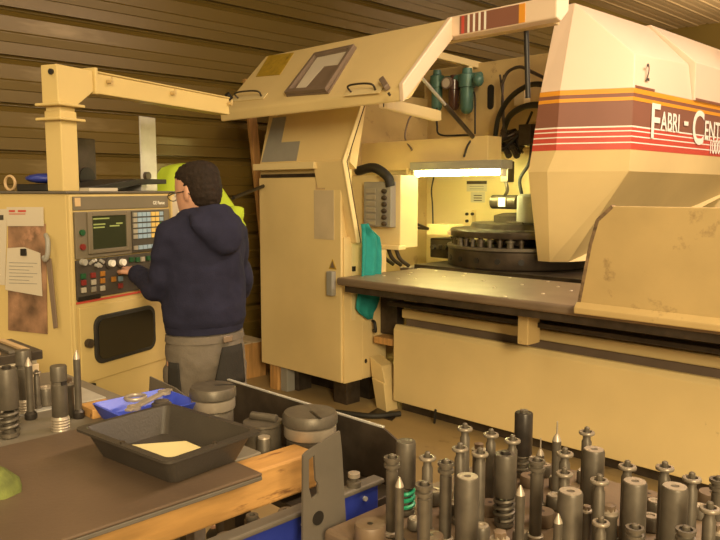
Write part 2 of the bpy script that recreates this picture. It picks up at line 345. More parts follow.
# inside the bay: back plate, left column box, cross beam with lamp
BY = 5.62
obj('back_plate', B(-4.74, -2.72, BY, BY+.05, .5, 1.93), 'paint_clean', M)
obj('upper_back_plate', B(-4.74, -2.72, BY, BY+.05, 1.935, onY(500, 60, BY).z), 'paint_worn_and_shade', M)  # split off so its darker colour can imitate the hood's shadow
obj('bay_wall', B(-4.74, -4.70, 4.06, BY, .2, 2.45), 'paint_worn_and_shade', M)  # hood's shade is put into the darker wall colour
colb = obj('column_box', B(-4.69, -3.68, 4.10, 4.30, 1.15, 1.69), 'paint_clean', M, bev=.006)
bm = BM(); a = onY(369, 182, 4.1); b = onY(399, 226, 4.1)
obj('terminal_box', B(a.x, b.x-.03, 4.04, 4.10, b.z-.01, a.z), 'grey_paint', M, bev=.006)
for i in range(6):
    z = a.z-.05-i*.048; obj('terminal', B(a.x+.03, a.x+.13, 4.032, 4.04, z-.034, z), 'key_grey', colb, bev=.003)
for i in range(6):
    z = a.z-.06-i*.048; bm = BM(); ell(bm, (b.x-.09, 4.035, z-.01), .028, .02, .02, 8); obj('cable_gland', bm, 'dark_steel', colb, 40)
bm = BM(); g = onY(381, 170, 4.0); tube(bm, curve([(g.x-.32, 4.08, g.z+.0), (g.x-.12, 4.05, g.z+.02), (g.x+.02, 4.05, g.z-.05), (g.x+.04, 4.06, g.z-.12)], 6), .036, 10); obj('cable_bundle', bm, 'rubber', colb, 60)
obj('column_ledge', B(-4.2, -3.66, 4.06, 4.14, 1.14, 1.17), 'paint_clean', M, bev=.003)
for i, x in enumerate((-3.98, -3.9, -3.82)):
    bm = BM(); tube(bm, curve([(x, 4.2, 1.15), (x+.03, 4.22, 1.06), (x+.05, 4.3, 1.0)], 5), .016, 8); obj('hose', bm, 'dark_steel', M, 60)
# beam: x from px 357 to 505
BYm = 4.72; a = onY(358, 166, BYm); b = onY(503, 154, BYm)
beam = obj('cross_beam', B(a.x, -3.35, BYm, BYm+.18, 1.745, 1.99), 'paint', M, bev=.006)
LY = 4.66; la = onY(417, 172, LY); lb = onY(506, 172, LY)
wl = obj('lamp_housing', B(la.x, lb.x+.02, LY-.09, LY+.055, 1.735, 1.80), 'grey_paint', M, bev=.004)
bm = BM(); tube(bm, [(la.x+.02, LY-.02, 1.712), (lb.x-.01, LY-.02, 1.712)], .022, 12); obj('lamp_tube', bm, 'tube_glow', wl, 60)
for x in (la.x+.01, lb.x-.01): obj('lamp_socket', B(x-.012, x+.012, LY-.05, LY+.01, 1.68, 1.74), 'white_print', wl, bev=.003)
q = onY(408, 170, LY); bm = BM(); lathe(bm, [(.018, 0), (.022, .02), (.022, .10), (.016, .13)], (q.x, LY, 1.63), 10); obj('cable_fitting', bm, 'paint_clean', M, 40)
bm = BM(); tube(bm, curve([(q.x, LY, 1.64), (q.x-.01, LY-.01, 1.54), (q.x+.03, LY-.01, 1.46), (q.x+.07, LY, 1.42)], 6), .006, 6); obj('cable', bm, 'rubber', M, 60)
# notices, bracket, sensor arm on the back plate
def backquad(name, x0, y0, x1, y1, m, d=.003, parent=M, bev=0):
    a = onY(x0, y0, BY); b = onY(x1, y1, BY); return obj(name, B(a.x, b.x, BY-d, BY-.0005, b.z, a.z), m, parent, bev=bev)
s = backquad('notice', 467, 181, 487, 191.5, 'paper')
backquad('notice_header', 467, 181, 487, 184, 'dark_steel', .0045, s)
s2 = backquad('notice', 471, 192, 485, 202.5, 'paper')
for y in (195, 197.5, 200): backquad('print_line', 474, y, 482, y+1, 'dark_steel', .0045, s2)
for y in (186, 188.5): backquad('print_line', 470, y, 484, y+.7, 'grey_paint', .0045, s)
def backpts(pts, name, m, d=.05, bev=.003):
    bm = BM(); prism(bm, [onY(x, y, BY)-Vector((0, .001, 0)) for x, y in pts], (0, -d, 0)); return obj(name, bm, m, M, bev=bev)
g = backpts([(465, 210), (476, 210), (476, 231), (460, 231)], 'gusset', 'paint_clean', .06)
for x, y in ((467.5, 214), (473, 214), (467.5, 221)):
    q = onY(x, y, BY-.06); bm = BM(); tube(bm, [q, q-Vector((0, .02, 0))], .014, 8); obj('bolt', bm, 'oily_steel', g, 40)
# yellow block with pipes left of the turret
yb = obj('stop_block', B(*(lambda a, b: (a.x, b.x, 4.95, 5.15, b.z, a.z))(onY(427, 224, 4.95), onY(449, 236, 4.95))), 'paint_clean', M, bev=.004)
for dy in (0, .06):
    q = onY(412, 222+dy*90, 4.95); e = onY(429, 229, 4.95); bm = BM(); tube(bm, [q, e], .012, 8); obj('pipe', bm, 'oily_steel', M, 50)
bm = BM(); a = onY(434, 226, 5.6); tube(bm, curve([onY(433, 226, 5.4), onY(432.5, 205, 5.4), onY(431.5, 190, 5.4), onY(434, 176, 5.4)], 6), .007, 6); obj('cable', bm, 'rubber', M, 60)
obj('pump_block', B(*(lambda a, b: (a.x, b.x, 4.98, 5.3, 1.0, a.z))(onY(430, 238, 4.98), onY(452, 268, 4.98))), 'oily_steel', M, bev=.01)
for x in (434, 440, 446):
    q = onY(x, 247, 4.96); bm = BM(); tube(bm, [(q.x, 4.99, q.z), (q.x, 4.93, q.z)], .02, 10); obj('fitting', bm, 'dark_steel', M, 40)
# turret
TC = Vector((-3.27, 5.03, 0))
lt = obj('lower_turret', lathe(BM(), [(0.540, 0), (0.544, .01), (0.544, .125), (0.535, .135), (.2, .135)], TC+Vector((0, 0, 1.0)), 56), 'oily_steel', M, 40)
ut = obj('upper_turret', lathe(BM(), [(.2, 0), (0.526, 0), (0.531, .01), (0.531, .045), (0.522, .055), (0.378, .06), (0.360, .10), (.2, .105)], TC+Vector((0, 0, 1.225)), 56), 'oily_steel', M, 40)
obj('turret_rim', lathe(BM(), [(0.533, 0), (0.551, 0), (0.551, .022), (0.533, .022)], TC+Vector((0, 0, 1.136)), 56), 'tool_steel', lt, 40)
obj('turret_hub', lathe(BM(), [(.19, 0), (.19, .28), (.12, .30)], TC+Vector((0, 0, 1.10)), 24), 'dark_steel', M, 40)
for k in range(40):
    a = 2*PI*k/40
    if -PI < a-PI*1.25 < 2.2 and .95*PI < a < 1.75*PI:
        c = TC+Vector((math.cos(a), math.sin(a), 0))*.492
        r = .017 if k % 3 else .026
        bm = BM(); lathe(bm, [(r*1.3, 0), (r*1.3, .012), (r, .014), (r, .06), (r*1.4, .062), (r*1.4, .075), (r*.7, .077), (r*.7, .088)], c+Vector((0, 0, 1.136)), 10)
        obj('punch_holder', bm, 'tool_steel' if k % 2 else 'dark_steel', lt, 40)
        if k % 2 == 0:
            h = TC+Vector((math.cos(a), math.sin(a), 0))*.546; d = Vector((math.cos(a), math.sin(a), 0))
            bm = BM(); tube(bm, [h-d*.01+Vector((0, 0, 1.06)), h+d*.004+Vector((0, 0, 1.06))], .022, 12); obj('locating_hole', bm, 'black', lt, 40)
bm = BM(); arc = [TC+Vector((math.cos(a), math.sin(a), 0))*.54+Vector((0, 0, 1.245)) for a in [PI*1.03+i*.09 for i in range(9)]]
tube(bm, arc, .016, 8); obj('cover_strip', bm, 'straw', ut, 60)
obj('turret_bed', B(-3.85, -2.0, 4.46, 5.6, .9, .995), 'oily_steel', M)
# sensor / motor cluster at the nose
q = onY(505, 202, 4.9); bm = BM(); tube(bm, [(q.x-.11, 4.9, q.z), (q.x+.12, 4.9, q.z)], .055, 14); mo = obj('motor', bm, 'dark_steel', M, 40)
obj('motor_label', B(q.x-.02, q.x+.04, 4.837, 4.846, q.z-.035, q.z+.035), 'white_print', mo)
q2 = onY(526, 214, 4.85); obj('cylinder_block', lathe(BM(), [(.06, 0), (.07, .01), (.07, .2), (.05, .22)], (q2.x, 4.85, 1.33), 14), 'grey_paint', M, 40)
obj('cylinder_base', B(q2.x-.13, q2.x+.02, 4.78, 4.95, 1.285, 1.345), 'dark_steel', M, bev=.005)
q3 = onY(507, 170, 4.9); obj('lamp_bracket', B(q3.x-.03, q3.x+.035, 4.86, 4.95, 1.64, 1.80), 'dark_steel', M, bev=.005)
bm = BM(); tube(bm, curve([(q3.x, 4.88, 1.66), (q3.x+.02, 4.88, 1.58), (q3.x-.01, 4.89, 1.53)], 5), .014, 8); obj('cable', bm, 'oily_steel', M, 60)
bm = BM(); tube(bm, curve([(q2.x-.04, 4.85, 1.54), (q2.x-.06, 4.85, 1.66), (q2.x+.01, 4.86, 1.78), (q2.x+.03, 4.86, 1.92)], 6), .013, 8); obj('cable', bm, 'rubber', M, 60)
# table with rounded front edge, legs, rails
tb = B(-3.735, -.7, 3.5, 4.40, TZ-.055, TZ); tab = obj('worktable', tb, 'table_steel', M, bev=.016, seg=3)
obj('table_apron', B(-3.68, -.7, 3.53, 3.60, TZ-.10, TZ-.05), 'dark_steel', M, bev=.004)
obj('rear_table', B(-3.95, -3.86, 4.40, 5.0, TZ-.05, TZ-.008), 'table_steel', M, bev=.006)
q = onY(531, 330, 3.7); obj('table_bracket', B(q.x-.04, q.x+.03, 3.62, 3.75, .70, TZ-.09), 'paint_worn_and_shade', M, bev=.005)
obj('guide_rail', B(-3.45, -.7, 3.72, 3.82, .79, .82), 'oily_steel', M, bev=.004)
obj('guide_rail', B(-3.5, -.7, 3.90, 3.97, .82, .87), 'dark_steel', M, bev=.004)
obj('cross_channel', B(-3.52, -.7, 3.94, 4.02, .668, .735), 'paint', M, bev=.010)
obj('panel_gap_shade', B(-3.50, -.7, 3.97, 4.02, .50, .668), 'brown_plastic', M)  # dark strip whose colour stands for the shade above the panel top
obj('machine_bed', B(-3.45, -.7, 4.03, 6.6, .05, .87), 'oily_steel', M)
bm = BM(); prism(bm, [(-3.515, 3.85, .08), (-3.515, 3.85, .60), (-3.515, 3.87, .632), (-3.515, 3.90, .632), (-3.515, 3.90, .08)], (2.9, 0, 0)); obj('front_panel', bm, 'paint', M, bev=.006)
obj('front_kick', B(-3.5, -.62, 3.93, 3.96, 0, .09), 'dark_steel', M)
# bits between cabinet and panel
obj('side_block', B(-3.765, -3.60, 3.98, 4.06, .52, .80), 'dark_steel', M, bev=.004)
obj('side_bracket', B(-3.72, -3.54, 3.86, 3.98, .47, .52), 'old_wood', M, bev=.004)
bm = BM(); P = [onX(366, 362, -3.76), onX(385, 358, -3.70), onX(394, 372, -3.66), onX(382, 384, -3.7), onX(372, 380, -3.74)]
prism(bm, [(-3.76, 3.86, .36), (-3.60, 3.82, .32), (-3.56, 3.82, .18), (-3.72, 3.84, .22)], (0, .12, 0)); obj('duct', bm, 'paint', M, bev=.006)
bm = BM(); prism(bm, [(-3.72, 3.84, .215), (-3.57, 3.81, .20), (-3.53, 3.80, .0), (-3.66, 3.83, .0)], (0, .12, 0)); obj('duct', bm, 'paint', M, bev=.006)
bm = BM(); tube(bm, curve([(-3.75, 4.0, .95), (-3.66, 3.98, .93), (-3.62, 4.0, .86), (-3.66, 4.02, .78)], 6), .03, 8); obj('hose', bm, 'oily_steel', M, 60)
bm = BM(); tube(bm, curve([(-3.77, 3.9, .62), (-3.71, 3.86, .62), (-3.70, 3.86, .56), (-3.76, 3.9, .55)], 6), .012, 8); obj('hose', bm, 'rubber', M, 60)
# guard plate with chamfered corner and lower lip
GY = 3.46
gp = [(577, 309), (579, 300), (590, 244), (597, 220), (612, 206)]
G = [onY(x, y, GY) for x, y in gp]; zt = G[-1].z
pts = [(p.x, GY, p.z) for p in G]+[(-.62, GY, zt), (-.62, GY, G[0].z)]
bm = BM(); prism(bm, pts, (0, .035, 0)); gd = obj('guard_plate', bm, 'paint_worn_and_shade', M, bev=.004)
bm = BM(); prism(bm, [(G[0].x-.004, GY+.0, G[0].z+.04), (G[0].x-.004, GY-.03, G[0].z+.012), (G[0].x-.004, GY-.03, G[0].z-.02), (G[0].x-.004, GY, G[0].z-.02)], (-.62-G[0].x, 0, 0)); obj('guard_lip', bm, 'paint_worn_and_shade', gd, bev=.006)
bm = BM()
for i in range(4):
    a, b = Vector(pts[i]), Vector(pts[i+1]); d = (b-a); n = Vector((-d.z, 0, d.x)).normalized()
    obox(bm, a+Vector((0, -.002, 0))-n*.012, d, Vector((0, .038, 0)), n*.018)
obj('chipped_edge', bm, 'chipped', gd)
# punch head: stacked plan sections A (front left) B (front/chamfer) C (chamfer/side) then back
ZB2, ZB3 = 1.838, 2.22
cdir = Vector((.893, .449, 0)); FY = 4.40
def sect(z, xa, xb, y, t, back=7.2, xl=None):
    A = Vector((xa, y, z)); Bp = Vector((xb, y, z)); Cp = Bp+cdir*t
    return [A, Bp, Cp, Vector((Cp.x, back, z)), Vector((xl if xl is not None else xa, back, z))]
s0 = [Vector((-2.823, 4.606, 1.08)), Vector((-2.73, 4.606, 1.08)), Vector((-2.635, 4.69, 1.08)), Vector((-2.55, 5.0, 1.08)), Vector((-2.823, 5.0, 1.08))]
s1 = sect(1.70, -2.79, -2.645, FY, .51); s1[3].y = 7.2
s2 = sect(ZB2, -2.765, -2.583, FY, .46); s3 = sect(ZB3, -2.714, -2.566, FY, .45)
bm = BM(); ringed(bm, [s0, s1, s2]); head = obj('head_lower', bm, 'paint', M)
bm = BM(); ringed(bm, [s2, s3]); band = obj('head_band', bm, 'brown_band', M)
XC = s3[2].x; T = Vector((-2.593, 4.604, 2.81))
pn = (s3[2]-s3[1]).cross(T-s3[1]).normalized(); C4 = onP(635, 54, T, pn); zc = onX(694, 64, XC).z; A5 = Vector((-2.714, 4.597, 2.81))
seamY = onX(694, 64, XC).y; RG_ = onY(649, 27, seamY)
def headtop(y0, first):
    bm = BM()
    if first:
        v = [bm.verts.new(p) for p in (s3[0], s3[1], s3[2], C4, T, A5)]
        e = [bm.verts.new((x, y0, z)) for x, z in ((XC, ZB3), (XC+(C4.x-XC)*(zc-ZB3)/(C4.z-ZB3), zc), (RG_.x, RG_.z), (A5.x, RG_.z), (A5.x, ZB3))]
        for f in ((v[0], v[1], v[4], v[5]), (v[1], v[2], v[3], v[4]), (v[2], e[0], e[1], v[3]), (v[3], e[1], e[2], v[4]), (v[4], e[2], e[3], v[5]), (v[5], e[3], e[4], v[0]), tuple(e), (v[0], e[4], e[0], v[2], v[1])): bm.faces.new(f)
    else:
        prism(bm, [(XC+.012, y0, ZB3-.0), (XC+.012, y0, zc+.01), (RG_.x+.01, y0, RG_.z+.015), (A5.x, y0, RG_.z+.015), (A5.x, y0, ZB3)], (0, 7.2-y0, 0))
    return bm
obj('head_cover', headtop(seamY, True), 'paint_head_lit', M, bev=.004)  # whiter copy of the cream paint imitates the overlit top
obj('head_cover', headtop(seamY+.008, False), 'paint_head_lit', M, bev=.004)
obj('frame_column', B(-2.69, -2.2, 6.6, 7.19, .05, 1.72), 'paint', M)
# band stripes, one strip per face: rows by height fraction
def strip(name, f0, f1, m, off=.0015):
    bm = BM()
    for i, j in ((0, 1), (1, 2), (2, 3)):
        a0, a1 = s2[i].lerp(s3[i], f0), s2[i].lerp(s3[i], f1); b0, b1 = s2[j].lerp(s3[j], f0), s2[j].lerp(s3[j], f1)
        n = (b0-a0).cross(a1-a0).normalized()
        prism(bm, [a0, b0, b1, a1], n*off)
    return obj(name, bm, m, band)
strip('stripe', .92, 1.0, 'orange'); strip('stripe', .80, .86, 'orange'); strip('stripe', .86, .875, 'brown_band')
for f0, f1, m in ((.0, .105, 'red'), (.105, .125, 'white_print'), (.125, .205, 'red'), (.205, .225, 'white_print'), (.225, .295, 'red'), (.295, .315, 'white_print'), (.315, .365, 'red'), (.365, .39, 'white_print')):
    strip('stripe', f0, f1, m)
# dark gap slots under the covers
obj('cover_gap', B(XC-.02, XC+.003, s3[2].y+.02, s3[2].y+.30, ZB3+.002, ZB3+.018), 'brown_band', M)
obj('cover_gap', B(XC-.02, XC+.016, seamY+.03, seamY+.6, ZB3+.002, ZB3+.018), 'brown_band', M)
# lettering on the right side (plane X = XC)
def sidetext(txt, x, y, px_h, name='lettering', m='white_print', sx=1.0, X=XC+.003):
    q = onX(x, y, X); q2 = onX(x, y-px_h, X); sz = (q2.z-q.z)/.70
    bm = textmesh(txt, sz); bm.transform(Matrix.Scale(sx, 4, Vector((1, 0, 0)))); place(bm, q, (0, 1, 0), (0, 0, 1)); return obj(name, bm, m, band)
sidetext('F', 649.5, 137, 35, sx=1.05); sidetext('ABRI', 660.5, 130, 19, sx=.85); sidetext('-', 683.5, 131, 25, sx=1.1)
sidetext('C', 691.5, 143, 34, sx=.95); sidetext('ENTRE', 704, 139, 19, sx=.85); sidetext('1000', 709, 153, 14, sx=.75)
sidetext('2', 646, 80, 17, 'number_mark', 'panel_dark', .70, XC+.004)
# rear striped box past the head
obj('rear_housing', B(-2.45, -2.2, 7.3, 8.2, 2.4, 3.12), 'brown_band', M)
for z in (2.86, 2.92, 2.98): obj('stripe', B(-2.2, -2.195, 7.3, 8.2, z, z+.025), 'red', M)
# regulators and hoses on upper back plate
def reg(px, py, h, r, m):
    q = onY(px, py, BY-.12); bm = BM(); lathe(bm, [(r*.4, -h*.55), (r*.8, -h*.5), (r, -h*.42), (r, h*.05), (r*1.25, h*.06), (r*1.25, h*.35), (r*.8, h*.38), (r*.7, h*.5)], (q.x, BY-.12, q.z), 14); return obj('air_regulator', bm, m, M, 40)
reg(437, 90, .36, .052, 'sea_green'); reg(454, 92, .30, .05, 'glass_brown'); reg(467, 90, .38, .062, 'sea_green')
q = onY(446, 83, BY-.2); bm = BM(); tube(bm, [(q.x, BY-.1, q.z), (q.x, BY-.2, q.z)], .055, 16); ga = obj('pressure_gauge', bm, 'brown_plastic', M, 40)
bm = BM(); tube(bm, [(q.x, BY-.2, q.z), (q.x, BY-.203, q.z)], .042, 16); obj('gauge_dial', bm, 'paper_grey', ga, 40)
a = onY(432, 82, BY-.12); b = onY(481, 80, BY-.12); bm = BM(); tube(bm, [(a.x, BY-.12, a.z), (b.x, BY-.12, a.z)], .035, 10); obj('manifold', bm, 'sea_green', M, 40)
q = onY(479, 80, BY-.15); bm = BM(); ell(bm, (q.x, BY-.16, q.z), .05, .05, .06, 10); obj('valve', bm, 'sea_green', M, 40)
# oval slot plate
q = onY(491, 97, BY); bm = BM(); pts = [(q.x+.035*math.cos(t)*1.0, BY-.004, q.z+(.075 if math.sin(t) >= 0 else -.075)+.035*math.sin(t)) for t in [2*PI*i/20 for i in range(20)]]
prism(bm, pts, (0, -.003, 0)); obj('slot', bm, 'black', M)
def hose(name, pxs, Y, r, m='rubber'):
    bm = BM(); tube(bm, curve([onY(x, y, Y0) for (x, y), Y0 in zip(pxs, Y)], 7), r, 8); return obj(name, bm, m, M, 60)
hose('hose', [(495, 138), (499, 116), (511, 97), (530, 85), (548, 85)], [5.45, 5.4, 5.3, 5.2, 5.1], .022)
hose('hose', [(503, 133), (509, 117), (521, 108), (534, 105), (548, 106)], [5.5, 5.4, 5.3, 5.2, 5.1], .026)
hose('hose', [(502, 84), (508, 72), (520, 67), (532, 72), (548, 80)], [5.4, 5.4, 5.4, 5.4, 5.3], .014, 'dark_steel')
hose('hose', [(475, 134), (475, 100), (474, 92)], [5.4, 5.45, 5.5], .008)
hose('hose', [(437, 108), (437, 125), (441, 135), (470, 135)], [5.4, 5.35, 5.3, 5.2], .009)
hose('cable', [(464, 157), (468, 145), (473, 138)], [4.68, 4.7, 4.75], .008)
hose('cable', [(412, 150), (405, 138), (408, 122), (412, 114)], [4.7, 4.75, 4.8, 4.85], .008, 'brown_plastic')
hose('cable', [(500, 75), (503, 100), (504, 130)], [5.5, 5.45, 5.4], .010, 'dark_steel')
hose('cable', [(504, 75), (502, 105), (504, 130)], [5.5, 5.45, 5.4], .010, 'dark_steel')
hose('cable', [(532, 112), (525, 128), (518, 142)], [5.2, 5.1, 5.0], .010)
for i in range(14):
    r_ = random.Random(i); p = [(500+r_.uniform(0, 24), 128+r_.uniform(0, 26)) for _ in range(4)]
    hose('cable', p, [4.95+r_.uniform(0, .25) for _ in range(4)], .009+.004*r_.random(), r_.choice(['rubber', 'dark_steel', 'oily_steel']))
for i, (x, y) in enumerate(((503, 133), (509, 142), (514, 150), (519, 140), (506, 150))):
    q = onY(x, y, 5.0); bm = BM(); tube(bm, [q, q+Vector((.05, -.03, -.05))], .026, 8); obj('hose_coupling', bm, 'dark_steel', M, 40)
q = onY(527, 135, 4.98); obj('valve_block', B(q.x-.06, q.x+.05, 4.95, 5.1, q.z-.08, q.z+.08), 'oily_steel', M, bev=.006)
q = onY(519, 98, 5.5); obj('junction_box', B(q.x-.05, q.x+.05, 5.5, 5.6, q.z-.06, q.z+.06), 'paint_clean', M, bev=.004)
# cream roof rails and lift arm in the bay
bm = BM(); a = onY(424, 57, 4.9); e = onY(478, 70, 5.7); d = (e-a); obox(bm, a, d, Vector((.06, 0, 0)), Vector((0, 0, .06))); rr = obj('roof_rail', bm, 'paint_clean', M, bev=.006)
bm = BM(); lathe(bm, [(.03, -.10), (.03, .02)], a.lerp(e, .78)+Vector((.03, 0, 0)), 10); obj('rail_stud', bm, 'paint_clean', M, 40)
bm = BM(); a = onY(378, 103, 4.2); e = onY(433, 116, 4.6); d = e-a; obox(bm, a-Vector((0, 0, .045)), d, Vector((.05, .05, 0)), Vector((0, 0, .09))); la_ = obj('lift_arm', bm, 'paint_clean', M, bev=.014)
q = a+d*.10; bm = BM(); box(bm, q.x-.012, q.x+.012, q.y-.012, q.y+.004, q.z-.022, q.z+.03); obj('arm_slot', bm, 'black', la_)
# small fixings on the front panel
bm = BM(); tube(bm, [(-3.12, 3.846, .10), (-3.13, 3.846, -.0)], .008, 6); obj('drain_pipe', bm, 'black', M)
# ------------------------------------------------------------------ control console with swing arm
CP = Vector((-3.106, 1.631, 0)); ca = math.radians(110.5)
FD = Vector((math.cos(ca), math.sin(ca), 0)); FN = Vector((FD.y, -FD.x, 0)); ZU = Vector((0, 0, 1))
K = thing('control_console', 'cream control console with screen, button panel and overhead box arm', 'console', CP)
def F(s, z, n=0): return CP+FD*s+FN*n+ZU*z
def fpx(x, y, off=0):
    q = onP(x, y, CP+FN*off, FN); return (q-CP).dot(FD), q.z
def fbox(name, s0, s1, z0, z1, n0, n1, m, parent=K, bev=0, **k):
    bm = BM(); obox(bm, F(s0, z0, n0), FD*(s1-s0), FN*(n1-n0), ZU*(z1-z0)); return obj(name, bm, m, parent, bev=bev, **k)
def fpbox(name, x0, y0, x1, y1, n0, n1, m, parent=K, bev=0):
    a = fpx(x0, y0); b = fpx(x1, y1); return fbox(name, min(a[0], b[0]), max(a[0], b[0]), min(a[1], b[1]), max(a[1], b[1]), n0, n1, m, parent, bev)
body = fbox('body', -.352, .40, .08, 1.565, -1.25, 0, 'console_paint', bev=.006)
fbox('plinth', -.33, .38, 0, .08, -1.2, -.03, 'dark_steel')
fbox('top_plate', -.36, .41, 1.565, 1.575, -1.26, .008, 'grey_plate', bev=.003)
fbox('corner_post', -.352, -.335, .1, 1.56, 0, .014, 'console_paint', bev=.003)
fbox('corner_post', .285, .30, 1.1, 1.56, 0, .014, 'console_paint', bev=.003)
fbox('side_sheet', .31, .39, 1.35, 1.55, 0, .004, 'paper')
fbox('header_panel', -.322, .277, 1.497, 1.553, 0, .006, 'bezel', bev=.002)
bz = fbox('screen_bezel', -.322, .277, 1.295, 1.490, 0, .012, 'bezel', bev=.003)
scn = fbox('screen', -.235, -.030, 1.330, 1.470, .0125, .015, 'screen', bz)
for (s0, s1, z0, z1) in ((-.260, -.235, 1.312, 1.488), (-.030, -.005, 1.312, 1.488)): fbox('screen_frame', s0, s1, z0, z1, .012, .022, 'bezel', bz, .003)
fbox('screen_frame', -.235, -.030, 1.312, 1.330, .012, .022, 'bezel', bz, .003); fbox('screen_frame', -.235, -.030, 1.470, 1.488, .012, .022, 'bezel', bz, .003)
for s0, s1, z in ((-.225, -.13, 1.462), (-.225, -.155, 1.438), (-.09, -.05, 1.438), (-.225, -.16, 1.425), (-.13, -.07, 1.428)): fbox('screen_line', s0, s1, z-.006, z, .0152, .0157, 'screen_text', scn)
for z, m in ((1.405, 'green'), (1.345, 'red')):
    bm = BM(); tube(bm, [F(-.29, z, .012), F(-.29, z, .022)], .013, 12); obj('push_button', bm, 'button_'+m, bz, 40)
kp = fbox('keypad', .008, .23, 1.30, 1.485, .012, .018, 'panel_dark', bz, .002)
def fkey(s, z, w_, h_, m, n=.018, d=.006, name='key', parent=kp):
    return fbox(name, s-w_/2, s+w_/2, z-h_/2, z+h_/2, n, n+d, m, K if parent is None else bz)
for r in range(7):
    for c in range(7):
        z = 1.470-r*.025; s = .024+c*.030
        if r == 5: continue
        m = 'key_grey' if c == 0 else ('key_yellow' if (c in (4, 5) and r < 5) else ('green' if (c == 6 and r == 2) else 'key_blue'))
        fkey(s, z, .024, .018, m)
bm = textmesh('GE Fanuc', .022, .0004); place(bm, F(.165, 1.513, .007), FD, ZU); obj('lettering', bm, 'white_print', K)
fbox('badge', -.315, -.285, 1.513, 1.548, .006, .009, 'straw')
op = fbox('operator_panel', -.322, .277, 1.125, 1.290, 0, .010, 'panel_dark', bev=.002)
def knob(x, y, r, m, d=.02, name='selector_knob'):
    s, z = fpx(x, y); bm = BM(); tube(bm, [F(s, z, .010), F(s, z, .010+d)], r, 14); return obj(name, bm, m, op, 40)
for x, y in ((107, 263), (118, 262)):
    knob(x, y, .024, 'panel_dark', .008, 'dial'); knob(x+.5, y, .015, 'white_print', .024)
knob(80, 262, .014, 'galvanised', .02, 'key_switch'); s, z = fpx(93, 263)
for i in range(5):
    bm = BM(); a = F(s-.03+.015*i, z+.01*math.sin(i*2), .012); tube(bm, [a, a+FN*.02+ZU*(.012*math.cos(i))], .007, 8); obj('key_bunch', bm, 'galvanised', op, 40)
for x, y, m in ((81, 282.5, 'red'), (80.5, 276, 'green'), (90.5, 275, 'red'), (100, 273.5, 'orange'), (91, 282, 'white_print'), (100, 280.5, 'orange'), (81, 290, 'white_print'), (91, 289, 'key_grey'), (100, 288, 'white_print'), (111, 279, 'orange'), (118, 272, 'orange'), (118, 278.5, 'key_blue'), (118, 285.5, 'red'), (129, 259.5, 'green'), (135, 259.5, 'green'), (140, 259, 'white_print'), (146, 258, 'green')):
    s, z = fpx(x, y); fbox('push_button', s-.012, s+.012, z-.011, z+.011, .010, .020, 'button_'+m, op, .002)
bm = BM(); prism(bm, [F(-.352, 1.108, .002), F(.40, 1.108, .002), F(.40, 1.117, .002), F(-.352, 1.117, .002)], FN*.003); obj('red_stripe', bm, 'red', K)
fbox('name_plate', -.32, -.195, 1.120, 1.138, .002, .012, 'black')
dr = fbox('access_door', -.315, .31, .765, 1.090, 0, .008, 'console_paint', bev=.004)
s0, z0 = fpx(93, 365); s1, z1 = fpx(152, 308); z0 = .835; z1 = 1.045
def rrect(s0, s1, z0, z1, r, n, k=6):
    out = []
    for cx, cz, a0 in ((s1-r, z1-r, 0), (s0+r, z1-r, PI/2), (s0+r, z0+r, PI), (s1-r, z0+r, 1.5*PI)):
        for i in range(k+1): a = a0+PI/2*i/k; out.append(F(cx+r*math.cos(a), cz+r*math.sin(a), n))
    return out
bm = BM(); prism(bm, rrect(s0, s1, z0, z1, .045, .008), FN*.012); obj('window_gasket', bm, 'rubber', dr, bev=.004)
bm = BM(); prism(bm, rrect(s0+.018, s1-.018, z0+.018, z1-.018, .035, .0195), FN*.003); obj('window_pane', bm, 'black_gloss', dr)
s, z = fpx(86, 343); bm = BM(); tube(bm, [F(s, z, .008), F(s, z, .03)], .020, 12); obj('door_knob', bm, 'dark_steel', dr, 40, bev=.003)
s, z = fpx(88, 391); so = fbox('socket', s-.03, s+.03, z-.035, z+.03, 0, .02, 'black', bev=.003)
bm = BM(); tube(bm, [F(s, z, .02), F(s, z, .026)], .012, 10); obj('socket_ring', bm, 'dark_steel', so, 40)
# column and arm
def kbox(name, s0, s1, n0, n1, z0, z1, m='console_paint', parent=K, bev=.004):
    bm = BM(); obox(bm, F(s0, z0, n0), FD*(s1-s0), FN*(n1-n0), ZU*(z1-z0)); return obj(name, bm, m, parent, bev=bev)
cs0, cs1, cn0, cn1 = -.338, -.250, -.116, -.028
kbox('column', cs0, cs1, cn0, cn1, 1.575, 1.90)
for z in (1.860, 1.918): kbox('column_flange', cs0-.025, cs1+.025, cn0-.025, cn1+.025, z, z+.012)
kbox('column_neck', cs0+.004, cs1-.004, cn0+.004, cn1-.004, 1.872, 1.918)
ze = 2.082
bm = BM(); prism(bm, [F(cs0-.008, 1.930, cn1), F(cs1+.008, 1.930, cn1), F(cs1+.10, 1.995, cn1), F(cs1+.10, ze, cn1), F(cs0-.008, ze, cn1)], FN*(cn0-cn1)); elb = obj('arm_elbow', bm, 'console_paint', K, bev=.004)
bm = BM(); tube(bm, [F(cs0-.008, ze-.03, -.055), F(cs0-.018, ze-.03, -.055)], .012, 8); obj('bolt', bm, 'black', elb, 40)
kbox('arm_flange', cs1+.10, cs1+.118, cn0-.012, cn1+.012, 1.985, ze+.014)
L_ = (onP(230, 108, CP+FN*cn1, FN)-CP).dot(FD)-cs1-.118
arm = kbox('arm', cs1+.118, cs1+.118+L_, cn0+.004, cn1-.004, 1.990, ze-.006)
kbox('arm_lid', cs1+.118, cs1+.118+L_, cn0, cn1+.003, ze-.006, ze+.002)
